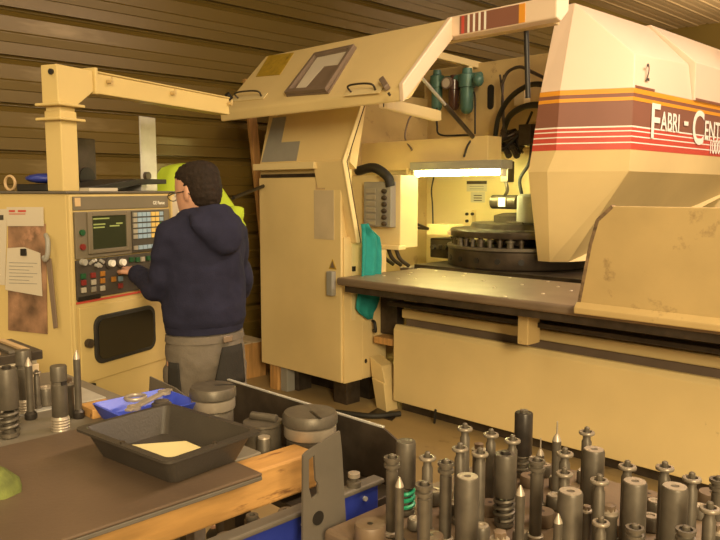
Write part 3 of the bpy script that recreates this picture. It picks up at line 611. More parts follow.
for t in (.07, .50, .98):
    bm = BM(); c = F(cs1+.118+t, ze-.035, cn1); tube(bm, [c-FN*.004, c+FN*.022], .010, 8); c2 = c+FN*.022
    tube(bm, [c2, c2+ZU*.02], .006, 6); obj('lid_clip', bm, 'paint_worn_and_shade', arm, 40)
# things on the console side (plane s = -.352) : n measured from the front corner backwards
def SD(n, z, o=0): return CP+FD*(-.352-o)+FN*n+ZU*z
def spx(x, y, o=0):
    q = onP(x, y, CP+FD*(-.352-o), FD); return (q-CP).dot(FN), q.z
def sheet(pts, o, th):
    bm = BM(); prism(bm, [SD(*spx(x, y), o=o) for x, y in pts], FD*-th); return bm
def hang(name, pts, o, th, m, label, cat):
    bm = sheet(pts, o, th); loc = SD(*spx(*pts[-1]), o=o); return one(name, bm, m, label, cat, loc)
cal = thing('wall_calendar', 'photo calendar with white header hanging on the console side', 'calendar', SD(*spx(9, 330), o=.001))
obj('photo_page', sheet([(9, 224), (46, 224), (48, 334), (9, 330)], .001, .004), 'photo_print', cal)
obj('header_page', sheet([(8, 207), (44.5, 207), (45, 226), (8.5, 226)], .0055, .002), 'paper', cal)
obj('header_text', sheet([(10.5, 210), (16.5, 210), (16.5, 212), (10.5, 212)], .008, .0006), 'red', cal)
obj('header_text', sheet([(19.5, 210), (27.5, 210), (27.5, 212), (19.5, 212)], .008, .0006), 'red', cal)
obj('header_text', sheet([(10.5, 213.5), (27, 213.5), (27, 214.3), (10.5, 214.3)], .008, .0006), 'red', cal)
nt_ = thing('pinned_note', 'typed white note clipped over the photo calendar', 'note', SD(*spx(9, 290), o=.008))
obj('note_sheet', sheet([(9, 248), (26, 247), (42, 253), (44, 296), (7, 289.5)], .008, .0015), 'paper', nt_)
for i in range(7):
    y = 262+i*3.4; obj('print_line', sheet([(11, y), (39-i % 3*4, y+.8), (39-i % 3*4, y+1.5), (11, y+.7)], .0097, .0004), 'grey_paint', nt_)
obj('clip', sheet([(23.5, 248.5), (28.5, 248.5), (29, 255.5), (23.5, 255.5)], .010, .008), 'black', nt_, bev=.002)
nl = thing('typed_sheet', 'tall white sheet with a dark printed heading beside the calendar', 'paper', SD(*spx(0, 285), o=.001))
obj('paper_sheet', sheet([(-14, 209), (7.5, 209), (5.5, 285), (-14, 284)], .001, .0015), 'paper', nl)
obj('print_block', sheet([(-6, 215), (4, 215), (4, 220), (-6, 220)], .0027, .0005), 'panel_dark', nl)
hk = thing('strap_hook', 'brown strap hanging from a grey hook on the console side', 'strap', SD(*spx(54, 262), o=.002))
bm = BM(); n_, z_ = spx(51, 252); tube(bm, curve([SD(n_-.02, z_+.07, .004), SD(n_+.012, z_+.05, .025), SD(n_+.014, z_-.0, .03), SD(n_, z_-.03, .03), SD(n_-.02, z_-.02, .02)], 5), .010, 8); obj('hook', bm, 'grey_paint', hk, 60)
bm = BM(); prism(bm, [SD(*spx(x, y), o=.012) for x, y in ((49, 258), (54, 258), (60.5, 327), (56.5, 328))], FD*-.006); obj('strap', bm, 'brown_plastic', hk, bev=.002)
# things on top of the console
ZT = 1.575
def topthing(name, s0, s1, n0, n1, z0, z1, m, label, cat, bev=.004, parts=None):
    bm = BM(); obox(bm, F(s0, z0, n0), FD*(s1-s0), FN*(n1-n0), ZU*(z1-z0)); return one(name, bm, m, label, cat, F((s0+s1)/2, z0, (n0+n1)/2), bev=bev)
def sx(x, n, y=186): return fpx(x, y, off=n)[0]
sp = thing('loudspeaker', 'tall dark box with round speaker cone standing on the console', 'speaker', F(sx(87, -.40), ZT, -.45))
kbox('cabinet', sx(76, -.40), sx(97, -.40), -.52, -.40, ZT, 1.83, 'dark_steel', sp)
bm = BM(); c = F(sx(87, -.40), 1.64, -.40); tube(bm, [c, c+FN*.008], .05, 20); obj('speaker_cone', bm, 'black', sp, 40)
kb = thing('black_tray', 'flat black sheet tray lying tilted on the console top', 'tray', F(.12, ZT, -.3))
bm = BM(); prism(bm, [F(-.22, ZT, -.10), F(-.22, ZT+.008, -.10), F(.20, ZT+.058, -.10), F(.40, ZT+.058, -.10), F(.40, ZT+.035, -.10), F(.20, ZT+.030, -.10), F(.02, ZT, -.10)], FN*-.24); obj('tray_body', bm, 'black', kb, bev=.003)
kbox('tray_stand', .26, .30, -.30, -.14, ZT, ZT+.034, 'galvanised', kb)
topthing('paper_pad', -.215, -.045, -.095, -.01, ZT, ZT+.014, 'paper', 'thin white pad lying at the front edge of the console top', 'notepad', .001)
topthing('flat_case', -.34, -.22, spx(14, 187)[0], spx(44, 187)[0], ZT, ZT+.03, 'black', 'low black case lying on the console top behind the column', 'case')
bm = BM(); ell(bm, F(-.29, ZT+.053, spx(36, 187)[0]), .07, .09, .022, 14); o = one('folded_cap', bm, 'blue_dark', 'dark blue crumpled cloth lying on the black case', 'cloth', F(-.29, ZT+.03, spx(36, 187)[0]), smooth=60)
bm = BM(); c = F(-.352+.03, ZT, -.30)
loop = [F(-.30, ZT+.035+.03*math.sin(t), spx(0, 187)[0])+FN*.03*math.cos(t) for t in [2*PI*i/20 for i in range(20)]]
ringed(bm, [[p+(p-F(-.30, ZT+.035, spx(0, 187)[0])).normalized()*.006*math.cos(2*PI*k/6)+FD*.006*math.sin(2*PI*k/6) for k in range(6)] for p in loop], closed=True)
one('tape_loop', bm, 'straw', 'small tan loop of tape standing on the console top', 'tape', F(-.30, ZT, spx(0, 187)[0]), smooth=60)
stp = thing('steel_bar', 'upright galvanised flat bar with a round clip on the console', 'bar', F(sx(150, -.38), ZT, -.39))
kbox('bar', sx(142, -.38), sx(157.5, -.38), -.39, -.38, ZT, 1.97, 'galvanised', stp)
bm = BM(); c = F(sx(149, -.36), 1.655, -.38); tube(bm, [c, c+FN*.02], .022, 14); obj('round_clip', bm, 'dark_steel', stp, 40)
# ------------------------------------------------------------------ beside the cabinet
q0, q1 = onX(248, 120, -5.42), onX(263, 262, -5.42); d = (q1-q0)/(q0.z-q1.z); bot = q0+d*q0.z; top = q0-d*.35
bm = BM(); obox(bm, (-5.44, bot.y, 0), (.04, 0, 0), (0, .085, 0), (0, top.y-bot.y, top.z)); one('leaning_plank', bm, 'old_wood', 'long orange-brown plank leaning behind the electrical cabinet', 'plank', (-5.42, bot.y, 0), bev=.003)
q = onX(262, 184, -4.73); e = onX(233, 198, -4.35)
bm = BM(); tube(bm, [q+Vector((.02, .05, 0)), e], .014, 8); obj('side_rail', bm, 'black', M, 50)
bm = BM(); box(bm, -4.64, -4.54, 3.62, 3.72, 0, .2); obj('chock', bm, 'old_wood', M, bev=.004)
bm = BM(); box(bm, -4.53, -4.45, 3.64, 3.72, 0, .2); obj('chock', bm, 'grey_paint', M, bev=.004)
cr = thing('cardboard_carton', 'brown cardboard carton on the floor left of the electrical cabinet', 'carton', (-5.15, 3.72, 0))
obj('carton_body', B(-5.32, -5.0, 3.56, 3.86, 0, .30), 'old_wood', cr, bev=.004); obj('flap', B(-5.33, -4.99, 3.55, 3.70, .30, .306), 'cardboard', cr); obj('flap', B(-5.33, -4.99, 3.72, 3.87, .30, .306), 'cardboard', cr)
bm = BM(); tube(bm, curve([(-4.1, 3.3, .02), (-3.75, 3.5, .02), (-3.5, 3.62, .02), (-3.4, 3.80, .02)], 8), .02, 8); one('floor_hose', bm, 'rubber', 'black hose lying on the floor beneath the cabinet', 'hose', (-3.75, 3.5, 0), smooth=60)
bm = BM(); P = [onz(x, y, 0) for x, y in ((368, 414), (378, 408), (400, 413), (392, 421))]; prism(bm, P, (0, 0, .004)); one('floor_cover', bm, 'oily_steel', 'dark flat cover plate let into the floor by the front panel', 'cover plate', P[0])
# coat stand and hi-vis jacket
JL = Vector((-3.98, 2.62, 0))
cs = thing('coat_stand', 'dark pole stand carrying the lime jacket behind the person', 'coat stand', JL)
obj('base', lathe(BM(), [(.18, 0), (.18, .02), (.03, .04)], JL, 20), 'black', cs, 40)
obj('pole', lathe(BM(), [(.014, .04), (.014, 1.72)], JL, 10), 'black', cs, 40)
DV = Vector((-S2, S2, 0))
jk = thing('hi_vis_jacket', 'lime yellow hi-vis jacket hanging behind the person', 'jacket', JL+Vector((0, 0, .9)))
bm = BM(); R = []
for i, (yy, xa, xb, dp) in enumerate(((163, 180, 190, .02), (165, 170, 198, .04), (168, 161, 204, .06), (178, 154, 214, .075), (190, 150, 222, .085), (205, 148, 232, .095), (225, 150, 244, .10), (245, 156, 240, .10), (280, 160, 236, .095), (320, 161, 234, .10), (352, 160, 236, .105))):
    pa, pb = onP(xa, yy, JL, DV), onP(xb, yy, JL, DV); c = (pa+pb)/2; hw = (pb-pa).length/2
    R.append([c+RT*math.cos(t)*hw*(1+.05*math.sin(7*t+i*.2)*min(1, i/4))+DV*math.sin(t)*dp*(1+.22*math.sin(6*t+i*.35)*min(1, i/3)) for t in [2*PI*k/48 for k in range(48)]])
ringed(bm, R, cap=False)
o = obj('jacket_body', bm, 'lime_cloth', jk, 70); so_ = o.modifiers.new('s', 'SOLIDIFY'); so_.thickness = .006
for x0, x1 in ((158, 163), (236, 231)):
    bm = BM(); a = onP(x0, 208 if x0 > 200 else 196, JL-DV*.05, DV); b = onP(x1, 275, JL-DV*.10, DV); e = onP(x1, 330, JL-DV*.11, DV)
    tube(bm, curve([a, a.lerp(b, .5)-DV*.03, b, e], 5), [.05+.006*math.sin(k*1.9) for k in range(16)], 14); obj('sleeve', bm, 'lime_cloth', jk, 60)
bm = BM(); ringed(bm, [[p+(p-sum(R[k], Vector())/48).normalized()*.006 for p in R[k]] for k in (8, 9)], cap=False); o = obj('reflective_strip', bm, 'galvanised', jk, 70); so_ = o.modifiers.new('s', 'SOLIDIFY'); so_.thickness = .003
# teal rag hanging between cabinet and table
RG = thing('teal_rag', 'teal cloth rag hanging over the machine table corner', 'rag', (-3.66, 3.62, .8))
bm = BM(); rows = [(224, 361, 368), (230, 361, 373), (237, 360.5, 380), (246, 360.5, 381), (260, 360, 381), (275, 359.5, 380), (281, 359, 380)]
g = []
for j, (y, xa, xb) in enumerate(rows):
    r = []
    for i in range(9):
        q = onX(xa+(xb-xa)*i/8, y, -3.665); r.append(bm.verts.new((q.x+.020*math.sin(i*1.5+j*.25), q.y, q.z)))
    g.append(r)
for j in range(len(g)-1):
    for i in range(8): bm.faces.new((g[j][i], g[j][i+1], g[j+1][i+1], g[j+1][i]))
o = obj('rag_upper', bm, 'teal_cloth', RG, 70); m_ = o.modifiers.new('s', 'SOLIDIFY'); m_.thickness = .01
bm = BM(); rows = [(292, 358, 380), (300, 356, 379), (308, 355, 376), (313, 358, 373), (319, 366, 372)]; g = []
for j, (y, xa, xb) in enumerate(rows):
    r = []
    for i in range(7):
        q = onX(xa+(xb-xa)*i/6, y, -3.735); r.append(bm.verts.new((q.x+.008*math.sin(i*1.9+j*.5), q.y, q.z)))
    g.append(r)
for j in range(len(g)-1):
    for i in range(6): bm.faces.new((g[j][i], g[j][i+1], g[j+1][i+1], g[j+1][i]))
o = obj('rag_lower', bm, 'teal_cloth', RG, 70); m_ = o.modifiers.new('s', 'SOLIDIFY'); m_.thickness = .01
# loose slugs on the machine table
sl0 = None
for x, y in ((384, 276), (398, 279), (411, 273), (415, 279), (430, 268), (436, 271), (444, 277), (425, 265), (472, 273), (483, 281), (494, 288), (510, 278), (522, 285), (548, 282), (543, 294), (558, 287), (571, 291), (409, 275), (463, 276), (505, 297)):
    q = onz(x, y, TZ)
    if q.y > 4.36: q.y = 4.3
    if sl0 is None:
        bm = BM(); lathe(bm, [(.010, 0), (.0105, .001), (.0105, .004), (.0095, .005)], (0, 0, 0), 8); o = sl0 = obj('metal_slug', bm, 'slug_metal')
    else: o = sl0.copy(); COL.objects.link(o)
    o.location = (q.x, q.y, TZ); tag(o, 'tiny bright punched slug lying on the machine table', 'slug', 'punched slugs on the machine table')
# ------------------------------------------------------------------ left workbench
ZBn = .912
bn = thing('workbench', 'grey steel workbench carrying the tray and the short row of punches', 'workbench', (-2.1, .6, 0))
obj('bench_top', B(-2.72, -1.487, -.3, 1.13, ZBn-.03, ZBn), 'bench_top', bn, bev=.003)
for x in (-2.66, -1.56):
    for y in (-.24, 1.06): obj('leg', B(x, x+.05, y, y+.05, 0, ZBn-.03), 'dark_steel', bn)
obj('stretcher', B(-2.64, -1.49, 1.07, 1.10, .3, .34), 'dark_steel', bn)
obj('stretcher', B(-2.64, -1.49, -.23, -.20, .3, .34), 'dark_steel', bn)
bd = thing('bench_board', 'dark brown board lying on the workbench under the black tray', 'board', (-1.64, .4, ZBn))
obj('board_core', B(-1.95, -1.335, -.25, 1.016, ZBn, ZBn+.010), 'grey_plate', bd, bev=.002)
obj('board_face', B(-1.95, -1.335, -.25, 1.016, ZBn+.0102, ZBn+.018), 'bench_board', bd, bev=.003)
ZBd = ZBn+.018
bm = B(-1.481, -1.391, -.2, 1.235, .816, ZBn-.001); one('timber_beam', bm, 'wood', 'thick pale timber beam running under the edge of the brown board', 'beam', (-1.436, .5, .816), bev=.006)
# tray
TR = thing('plastic_tray', 'black plastic tray holding a cream sheet on the brown board', 'tray', (-1.58, .91, ZBd))
def rring(x0, x1, y0, y1, z, r, k=5):
    out = []
    for cx, cy, a0 in ((x1-r, y1-r, 0), (x0+r, y1-r, PI/2), (x0+r, y0+r, PI), (x1-r, y0+r, 1.5*PI)):
        for i in range(k+1): a = a0+PI/2*i/k; out.append(Vector((cx+r*math.cos(a), cy+r*math.sin(a), z)))
    return out
bm = BM(); z = ZBd
def trr(hx, hy, zz, rr):
    m_ = Matrix.Translation((-1.575, .915, 0)) @ Matrix.Rotation(math.radians(6), 4, 'Z'); return [m_ @ p for p in rring(-hx, hx, -hy, hy, zz, rr)]
ringed(bm, [trr(.145, .098, z+.001, .02), trr(.172, .126, z+.068, .02), trr(.187, .141, z+.066, .02), trr(.187, .141, z+.072, .02), trr(.169, .123, z+.073, .018), trr(.138, .091, z+.010, .018)])
obj('tray_shell', bm, 'black_plastic', TR, 35)
for x, y in ((-1.557, .787), (-1.405, .935)):
    bm = BM(); lathe(bm, [(.006, 0), (.006, .004)], (x, y, z+.0725), 10); obj('rivet', bm, 'dark_steel', TR, 40)
bm = BM(); prism(bm, [(-1.69, .86, z+.0125), (-1.61, .985, z+.0125), (-1.46, .985, z+.0125), (-1.47, .83, z+.0125)], (0, 0, .004)); one('cream_sheet', bm, 'cream_sheet', 'cream sheet of card lying in the black tray', 'card', (-1.56, .92, z+.0125))
# blue bin with spanner and ring, wooden block
BB = thing('blue_bin', 'bright blue plastic bin with loose tools behind the black tray', 'bin', (-1.92, 1.04, ZBd))
bm = BM(); ringed(bm, [rring(-2.0, -1.845, .945, 1.15, ZBd+.001, .01, 2), rring(-2.025, -1.815, .93, 1.165, ZBd+.040, .012, 2), rring(-2.02, -1.82, .936, 1.16, ZBd+.041, .01, 2), rring(-1.996, -1.849, .95, 1.146, ZBd+.006, .008, 2)])
obj('bin_shell', bm, 'blue_plastic', BB, 35)
bm = BM(); a = Vector((-1.855, .955, ZBd+.045)); e = Vector((-1.955, 1.145, ZBd+.049)); d = (e-a).normalized(); sd = Vector((-d.y, d.x, 0))
obox(bm, a-sd*.011, e-a, sd*.022, ZU*.008)
sp_ = thing('flat_spanner', 'flat steel spanner lying across the blue bin', 'spanner', a)
obj('shank', bm, 'tool_bright', sp_, bev=.003)
for c in (a+d*.03, e-d*.03):
    bm = BM(); lathe(bm, [(.019, 0), (.019, .010), (.010, .010), (.010, 0)], c+Vector((0, 0, -.001)), 14); obj('jaw', bm, 'tool_bright', sp_, 40)
bm = BM(); c = Vector((-1.95, 1.03, ZBd+.052)); ringed(bm, [[c+Vector((math.cos(t), math.sin(t), 0))*(.028+.006*math.cos(p))+ZU*.006*math.sin(p) for p in [2*PI*k/6 for k in range(6)]] for t in [2*PI*i/18 for i in range(18)]], closed=True)
one('steel_ring', bm, 'tool_bright', 'small steel ring lying in the blue bin', 'ring', c-ZU*.01, smooth=60)
bm = BM(); lathe(bm, [(.026, 0), (.029, .003), (.029, .026), (.022, .029), (.022, .034)], (-1.90, 1.085, ZBd+.008), 16); one('round_punch', bm, 'tool_steel', 'short round steel punch standing in the blue bin', 'punch', (-1.90, 1.085, ZBd+.008), smooth=40)
bm = BM(); a = onz(85, 404, ZBn+.03); obox(bm, (a.x-.02, a.y-.01, ZBn), (.09, .0, 0), (.0, .085, 0), (0, 0, .028)); one('wood_block', bm, 'wood', 'small orange wooden block beside the blue bin', 'block', (a.x, a.y, ZBn), bev=.002)
bm = BM(); prism(bm, [onz(150, 378, .98), onz(185, 392, .98), onz(186, 402, .96), onz(152, 390, .96)], (0, 0, .004)); 
bm.free()
# punches on the bench (each: parts on an Empty)
TOOLN = {}
def part(root, name, m, prof=None, bm=None, seg=16, sm=35):
    b_ = bm or lathe(BM(), prof, (0, 0, 0), seg); return obj(name, b_, m, root, sm, local=True)
def proto(kind, root):
    if kind == 'spring_big':
        part(root, 'base', 'tool_steel', [(.018, 0), (.022, .003), (.022, .012), (.013, .014), (.013, .06)])
        part(root, 'spring', 'tool_steel', bm=spring(BM(), (0, 0, 0), .0205, .0045, .016, .066, 3.5))
        part(root, 'body', 'tool_steel', [(.023, .068), (.024, .070), (.024, .158), (.0225, .162), (.012, .162), (.012, .158)])
        part(root, 'screw', 'tool_black', [(.010, .158), (.010, .168), (.004, .168)], seg=10)
    elif kind == 'spring_green':
        part(root, 'base', 'tool_steel', [(.018, 0), (.021, .003), (.021, .014), (.012, .016), (.012, .06)])
        part(root, 'spring', 'spring_green', bm=spring(BM(), (0, 0, 0), .018, .005, .018, .064, 3.0))
        part(root, 'body', 'tool_steel', [(.0215, .066), (.0225, .068), (.0225, .166), (.021, .17)])
    elif kind == 'plain_big':
        part(root, 'base', 'tool_steel', [(.024, 0), (.0255, .002), (.0255, .03), (.0235, .034)])
        part(root, 'body', 'tool_steel', [(.0235, .034), (.0235, .160), (.022, .164)])
        part(root, 'cap', 'tool_bright', [(.0205, .1635), (.0205, .1655), (.008, .1655), (.008, .163)])
    elif kind == 'black_big':
        part(root, 'base', 'tool_steel', [(.020, 0), (.023, .003), (.023, .012), (.015, .014), (.015, .05)])
        part(root, 'spring', 'tool_steel', bm=spring(BM(), (0, 0, 0), .0195, .004, .016, .056, 2.5))
        part(root, 'body', 'tool_black', [(.022, .058), (.023, .060), (.023, .165), (.0215, .168)])
        part(root, 'screw', 'tool_steel', [(.011, .168), (.011, .174), (.005, .174)], seg=10)
    elif kind == 'grooved':
        part(root, 'base', 'tool_bright', [(.024, 0), (.025, .002)]+[(.0255 if i % 2 else .0235, .006+i*.004) for i in range(9)]+[(.022, .042)])
        part(root, 'body', 'tool_steel', [(.021, .042), (.022, .044), (.022, .135), (.0205, .137), (.0205, .145), (.0225, .147), (.0225, .186), (.021, .190)])
        part(root, 'notch', 'tool_black', bm=box(BM(), .012, .0232, -.008, .008, .136, .146))
        part(root, 'side_rod', 'tool_bright', [(.0065, .0)], seg=8) if False else None
    elif kind == 'ring_punch':
        part(root, 'base', 'tool_steel', [(.013, 0), (.015, .002), (.015, .012), (.011, .014)])
        part(root, 'shaft', 'tool_steel', [(.0105, .014), (.0105, .135), (.008, .14), (.008, .15)])
        part(root, 'head_ring', 'tool_mid', [(.010, .1505), (.0155, .151), (.0165, .1525), (.0165, .1555), (.0155, .157), (.0105, .1575), (.010, .1535)], seg=20)
        part(root, 'bore', 'tool_black', [(.0105, .1530), (.0105, .1545)], seg=16)
        part(root, 'spigot', 'tool_steel', [(.0055, .15), (.0055, .165), (.0035, .167)], seg=10)
    elif kind == 'collar_punch':
        part(root, 'base', 'tool_bright', [(.013, 0), (.016, .002), (.016, .008), (.012, .010)])
        part(root, 'shaft', 'tool_steel', [(.0115, .010), (.0115, .13), (.0095, .132), (.0095, .138)])
        part(root, 'head_ring', 'tool_steel', [(.0095, .136), (.0155, .137), (.0155, .143), (.0115, .144), (.0115, .149), (.0158, .150), (.0158, .156), (.0108, .156), (.0105, .1525)], seg=20)
        part(root, 'bore', 'tool_black', [(.0106, .1515), (.0106, .153)], seg=16)
        part(root, 'spigot', 'tool_steel', [(.006, .148), (.006, .160), (.004, .162)], seg=10)
    elif kind == 'pin':
        part(root, 'base', 'tool_black', [(.014, 0), (.016, .003), (.016, .014), (.010, .020)])
        part(root, 'shaft', 'tool_steel', [(.0095, .018), (.0095, .132)])
        part(root, 'tip', 'tool_bright', [(.0095, .132), (.008, .137), (.0015, .152)], seg=14)
    elif kind == 'needle':
        part(root, 'base', 'tool_steel', [(.012, 0), (.014, .003), (.014, .012), (.009, .016)])
        part(root, 'shaft', 'tool_steel', [(.009, .016), (.009, .128)])
        part(root, 'tip', 'tool_bright', [(.009, .128), (.007, .135), (.003, .142), (.0018, .142), (.0014, .168)], seg=14)
    elif kind == 'puck':
        part(root, 'body', 'cart_top', [(.028, 0), (.030, .003), (.030, .030), (.028, .034)], seg=24)
        part(root, 'centre_hole', 'tool_black', [(.006, .0338), (.006, .0345)], seg=10)
    elif kind == 'die_ring':
        part(root, 'body', 'tool_steel', [(.017, 0), (.020, .003), (.020, .026), (.018, .030)])
        part(root, 'rim', 'tool_bright', [(.0165, .0302), (.0165, .033), (.009, .033), (.008, .028)])
    elif kind == 'nut_die':
        part(root, 'body', 'tool_steel', [(.013, 0), (.015, .003), (.015, .085), (.017, .088), (.017, .094)])
        part(root, 'rim', 'tool_bright', [(.0175, .094), (.0175, .099), (.010, .100), (.010, .106)])
        part(root, 'nut', 'cart_top', [(.011, .100), (.012, .112), (.006, .114)], seg=6)
PROTO = {}
def tool(kind, x, y, z, s=1.0, rz=0, label='', group=None, sz=1.0, name=None):
    if kind not in PROTO:
        r = bpy.data.objects.new(name or kind, None); COL.objects.link(r); r.empty_display_size = .02
        proto(kind, r); PROTO[kind] = r
    else:
        src = PROTO[kind]; r = src.copy(); COL.objects.link(r)
        for ch in src.children:
            c = ch.copy(); COL.objects.link(c); c.parent = r
        r.name = name or r.name
    r.location = (x, y, z); r.rotation_euler = (0, 0, rz); r.scale = (s, s, s*sz)
    return tag(r, label, 'punch', group)
KN = {'spring_big': ('spring_punch', 'thick steel punch with a coil spring round its foot, standing on the tool cart'),
      'spring_green': ('spring_punch', 'thick steel punch with a green spring at the left end of the tool cart'),
      'plain_big': ('guide_cylinder', 'thick plain steel cylinder with flat pale top on the tool cart'),
      'black_big': ('spring_punch', 'tall dark cylinder with screw top at the back of the tool cart'),
      'ring_punch': ('ring_punch', 'slim steel punch with ring head and spigot on the tool cart'),
      'collar_punch': ('collar_punch', 'slim steel punch with a double collar head on the tool cart'),
      'pin': ('pin_punch', 'slim round pin with pointed tip on the tool cart'),
      'needle': ('needle_punch', 'slim pin with a thin needle tip at the back of the tool cart'),
      'puck': ('die_puck', 'low tan round die lying flat on the tool cart'),
      'die_ring': ('die_ring', 'low steel die with a pale rim standing on the tool cart'),
      'nut_die': ('nut_punch', 'short steel holder topped by a brown nut on the tool cart')}
KN['grooved'] = ('grooved_punch', '')
KH = {'spring_big': .168, 'spring_green': .170, 'plain_big': .165, 'black_big': .174, 'ring_punch': .158, 'collar_punch': .156, 'pin': .152, 'needle': .142, 'puck': .034, 'die_ring': .033, 'nut_die': .114}
# ------------------------------------------------------------------ right tool cart
ZK = .85
CT = thing('tool_cart', 'brown-topped tool cart crowded with standing punches', 'tool cart', (-.55, 1.5, 0))
obj('cart_top', B(-1.15, .1, 1.035, 1.74, ZK-.035, ZK), 'cart_top', CT, bev=.012, seg=3)
obj('cart_body', B(-1.12, .07, 1.06, 1.71, .12, ZK-.035), 'blue_dark', CT, bev=.006)
for x in (-1.08, .0):
    for y in (1.1, 1.66):
        bm = BM(); tube(bm, [(x-.02, y, .06), (x+.02, y, .06)], .058, 16); obj('wheel', bm, 'rubber', CT, 40)
        obj('caster_fork', B(x-.025, x+.025, y-.02, y+.02, .06, .12), 'dark_steel', CT)
XB = -1.168
pl = [(303, 540), (303, 455), (340, 430), (344, 540)]
bm = BM(); out = [onX(x, y, XB) for x, y in ((303, 545), (303.5, 456), (307, 452), (340, 431), (341, 445), (346, 522), (330, 545))]
inn = [onX(x, y, XB) for x, y in ((309, 488), (309, 460), (314, 455), (314, 478), (318, 484), (318, 494), (311, 500))]
n0 = (Vector(out[0])+Vector(out[-1]))/2
# C-shaped plate built as a left web, a top bridge, a right web and a lower web around the slot
def plq(name, pts, th=.006):
    bm = BM(); prism(bm, [onX(x, y, XB) for x, y in pts], (-th, 0, 0)); return obj(name, bm, 'grey_plate', BRK)
BRK = thing('slotted_plate', 'grey steel plate with a tall slot standing between the two carts', 'plate', Vector((XB, 1.05, ZK-.1)))
bm = BM(); O_ = [onX(x, y, XB) for x, y in ((303, 560), (303.5, 456), (307, 452), (340, 431), (342, 450), (346, 520), (348, 560))]
I_ = [onX(x, y, XB) for x, y in ((312, 500), (309, 488), (309, 460), (314.5, 455), (316, 480), (318.5, 484), (318.5, 494))]
vo = [bm.verts.new(p) for p in O_]; vi = [bm.verts.new(p) for p in I_]
for i, j in ((0, 0), (1, 2), (2, 3), (3, 4), (4, 5), (5, 6), (6, 7)): pass
quads = [(vo[0], vo[1], vi[2], vi[1]), (vo[1], vo[2], vi[3], vi[2]), (vo[2], vo[3], vi[3]), (vo[3], vo[4], vi[4], vi[3]), (vo[4], vo[5], vi[5], vi[4]), (vo[5], vo[6], vi[6], vi[5]), (vo[6], vo[0], vi[0], vi[6]), (vo[0], vi[1], vi[0])]
for f in quads: bm.faces.new(f)
ext = bmesh.ops.extrude_face_region(bm, geom=bm.faces[:]); bmesh.ops.translate(bm, vec=(-.006, 0, 0), verts=[v for v in ext['geom'] if isinstance(v, bmesh.types.BMVert)])
obj('plate_web', bm, 'grey_plate', BRK)
q = onX(318, 518, XB); bm = BM(); tube(bm, [(XB-.001, q.y, q.z), (XB+.0015, q.y, q.z)], .016, 16); obj('hole', bm, 'black', BRK, 40)
# all tools of the cart: kind, pixel of the head, size factor
G_ = 'punches standing on the tool cart'
T_ = [('collar_punch', 392, 457, 1), ('pin', 399.5, 477, .9), ('spring_green', 406, 441, 1), ('ring_punch', 427.5, 456, 1), ('collar_punch', 424, 484, 1), ('collar_punch', 446, 462, 1), ('plain_big', 467.5, 476, 1), ('ring_punch', 465, 427, 1), ('ring_punch', 460, 447, 1), ('ring_punch', 480, 452, 1), ('ring_punch', 491, 433, 1), ('puck', 376, 522, 1.1),
      ('black_big', 524, 410, 1), ('spring_big', 505.5, 451, 1), ('ring_punch', 512.5, 439, 1), ('needle', 540.5, 449, .9), ('needle', 557, 434, 1.05), ('collar_punch', 537, 460, 1), ('pin', 520.5, 485, .9), ('ring_punch', 587, 431, 1), ('plain_big', 594, 449, 1), ('ring_punch', 565, 452, 1), ('ring_punch', 564.5, 472, .95), ('plain_big', 570.5, 491, 1.0), ('ring_punch', 599.5, 479, 1), ('ring_punch', 601, 521, .85), ('pin', 561, 512, .8),
      ('ring_punch', 627.5, 465, 1), ('plain_big', 635, 481, 1), ('ring_punch', 665, 466, 1), ('plain_big', 675, 486, 1.04), ('ring_punch', 692, 477, 1), ('ring_punch', 710, 507, 1), ('collar_punch', 635, 527, .9), ('collar_punch', 686, 529, .95), ('nut_die', 614, 505, 1), ('collar_punch', 719, 479, 1),
      ('puck', 547, 512, .9), ('puck', 712, 492, 1), ('die_ring', 555, 493, 1), ('die_ring', 455, 505, 1), ('puck', 490, 498, .8), ('die_ring', 585, 470, 1), ('puck', 530, 475, .8), ('die_ring', 655, 500, .9), ('puck', 650, 495, .8), ('die_ring', 420, 520, .8), ('puck', 440, 530, .9), ('die_ring', 480, 520, .9), ('die_ring', 700, 505, .9), ('nut_die', 587, 505, .7)]
LBL = {('plain_big', 467.5): 'thick plain steel cylinder nearest the coil-spring punch on the tool cart', ('plain_big', 594): 'thick plain steel cylinder by the lying pale tube on the tool cart', ('plain_big', 570.5): 'thick plain steel cylinder beside the short brown-nut holder', ('plain_big', 635): 'thick plain cylinder between the brown-nut holder and the widest cylinder', ('plain_big', 675): 'widest plain steel cylinder on the tool cart',
       ('pin', 399.5): 'pointed steel pin beside the green-spring punch on the tool cart', ('pin', 520.5): 'pointed steel pin next to the coil-spring punch on the tool cart', ('pin', 561): 'short pointed steel pin against a thick plain cylinder on the tool cart', ('needle', 540.5): 'smaller needle-tipped pin beside the dark screw-topped cylinder', ('needle', 557): 'taller needle-tipped pin at the back edge of the tool cart',
       ('collar_punch', 392): 'double-collar punch beside the green-spring punch on the tool cart', ('puck', 376): 'low tan round die alone at the open corner of the tool cart'}
placed = []
RAD = {'spring_big': .026, 'spring_green': .0235, 'plain_big': .026, 'black_big': .0235, 'ring_punch': .0168, 'collar_punch': .0165, 'pin': .0163, 'needle': .0143, 'puck': .0305, 'die_ring': .0205, 'nut_die': .018}
